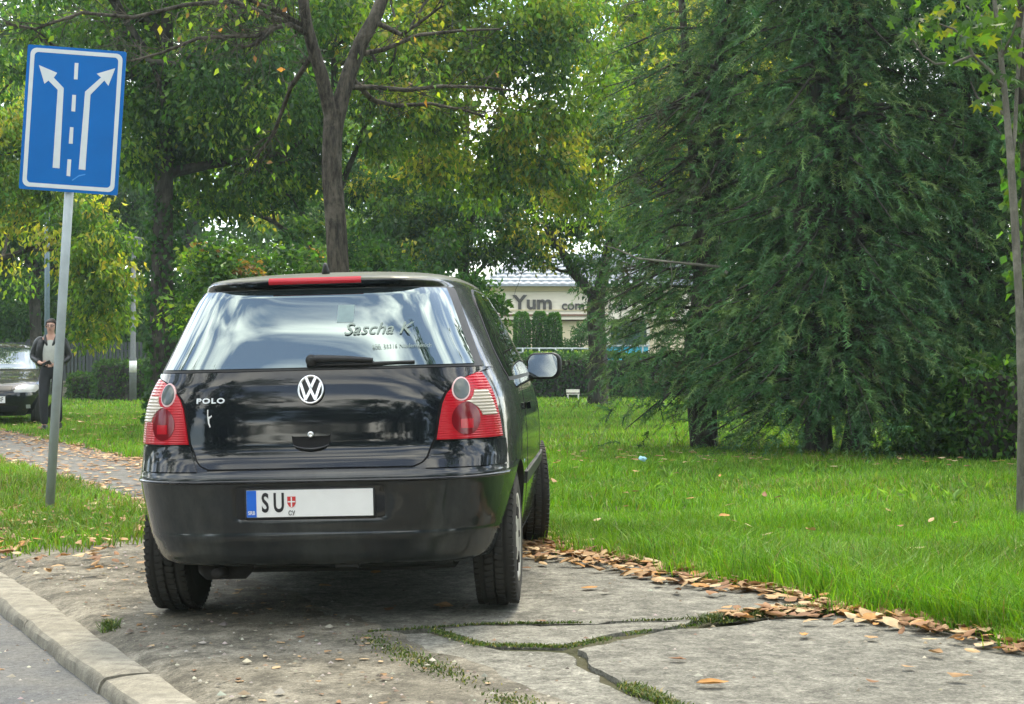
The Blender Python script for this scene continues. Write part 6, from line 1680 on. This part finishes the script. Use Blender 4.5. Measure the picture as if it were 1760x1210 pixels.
B().tube([(-.024, -.088, 1.575), (0, -.098, 1.576), (.024, -.088, 1.575)], [.004, .007, .004], n=6).obj('mouth', plain('lips', (.34, .14, .12)), pe, smooth=True)
# hair: cap swept back
hv = []
bmh = bmesh.new(); bmesh.ops.create_uvsphere(bmh, u_segments=24, v_segments=14, radius=1)
for v in bmh.verts:
    x, y, z = v.co
    v.co = (x * .088, y * .108 + .008, z * .095 + 1.662)
bmesh.ops.delete(bmh, geom=[v for v in bmh.verts if (v.co.z < 1.69 and v.co.y < -.03) or v.co.z < 1.58], context='VERTS')
for v in bmh.verts: v.co += Vector((random.gauss(0, .002), random.gauss(0, .002), random.gauss(0, .003)))
me = bpy.data.meshes.new('m'); bmh.to_mesh(me); bmh.free(); me.polygons.foreach_set('use_smooth', [True] * len(me.polygons))
ho = link('hair', me, M_hair, pe); sd_ = ho.modifiers.new('thick', 'SOLIDIFY'); sd_.thickness = .014; sd_.offset = -1
ph = empty('phone', pe.matrix_world @ Vector((0, 0, 0)) if False else (pb.x, pb.y - .255, pb.z + 1.045), (R(20), 0, R(8))); tag(ph, 'dark phone held at waist height by the pedestrian', 'phone')
B().box((0, 0, 0), (.075, .012, .145), Matrix.Rotation(R(62), 3, 'Y'), bevel=.005).obj('case', M_inkblack, ph)
B().box((0, -.0075, 0), (.066, .002, .132), Matrix.Rotation(R(62), 3, 'Y')).obj('screen', M_sglass, ph)

# small litter on the lawn
lt_ = gp(1104, 16.4); o = B().box((0, 0, 0), (.07, .05, .04), bevel=.012).box((.04, .01, .015), (.03, .04, .02), bevel=.006).obj('litter', plain('pale_blue_plastic', (.35, .62, .75), rough=.4), None); o.location = (lt_.x, lt_.y, .10); o.rotation_euler = (.4, .3, .8)
tag(o, 'crumpled pale blue plastic scrap in the lawn', 'litter')
# ================================================================ thin veil added over the whole place, lifts the blacks like windscreen glare
hz_m = bpy.data.materials.new('glare_veil'); hz_m.use_nodes = True
ht = hz_m.node_tree; ht.nodes.clear()
pv = ht.nodes.new('ShaderNodeVolumePrincipled'); pv.inputs['Density'].default_value = .00055; pv.inputs['Color'].default_value = (.72, .93, .95, 1); pv.inputs['Anisotropy'].default_value = .2
ho_ = ht.nodes.new('ShaderNodeOutputMaterial'); ht.links.new(pv.outputs[0], ho_.inputs['Volume'])
hzo = B().box((0, 250, 11.0), (1230, 1330, 24.8)).obj('veil', hz_m); tag(hzo, 'thin bluish haze added over the whole street and lawn for windscreen glare', 'veil', kind='stuff')
scene.cycles.volume_bounces = 0
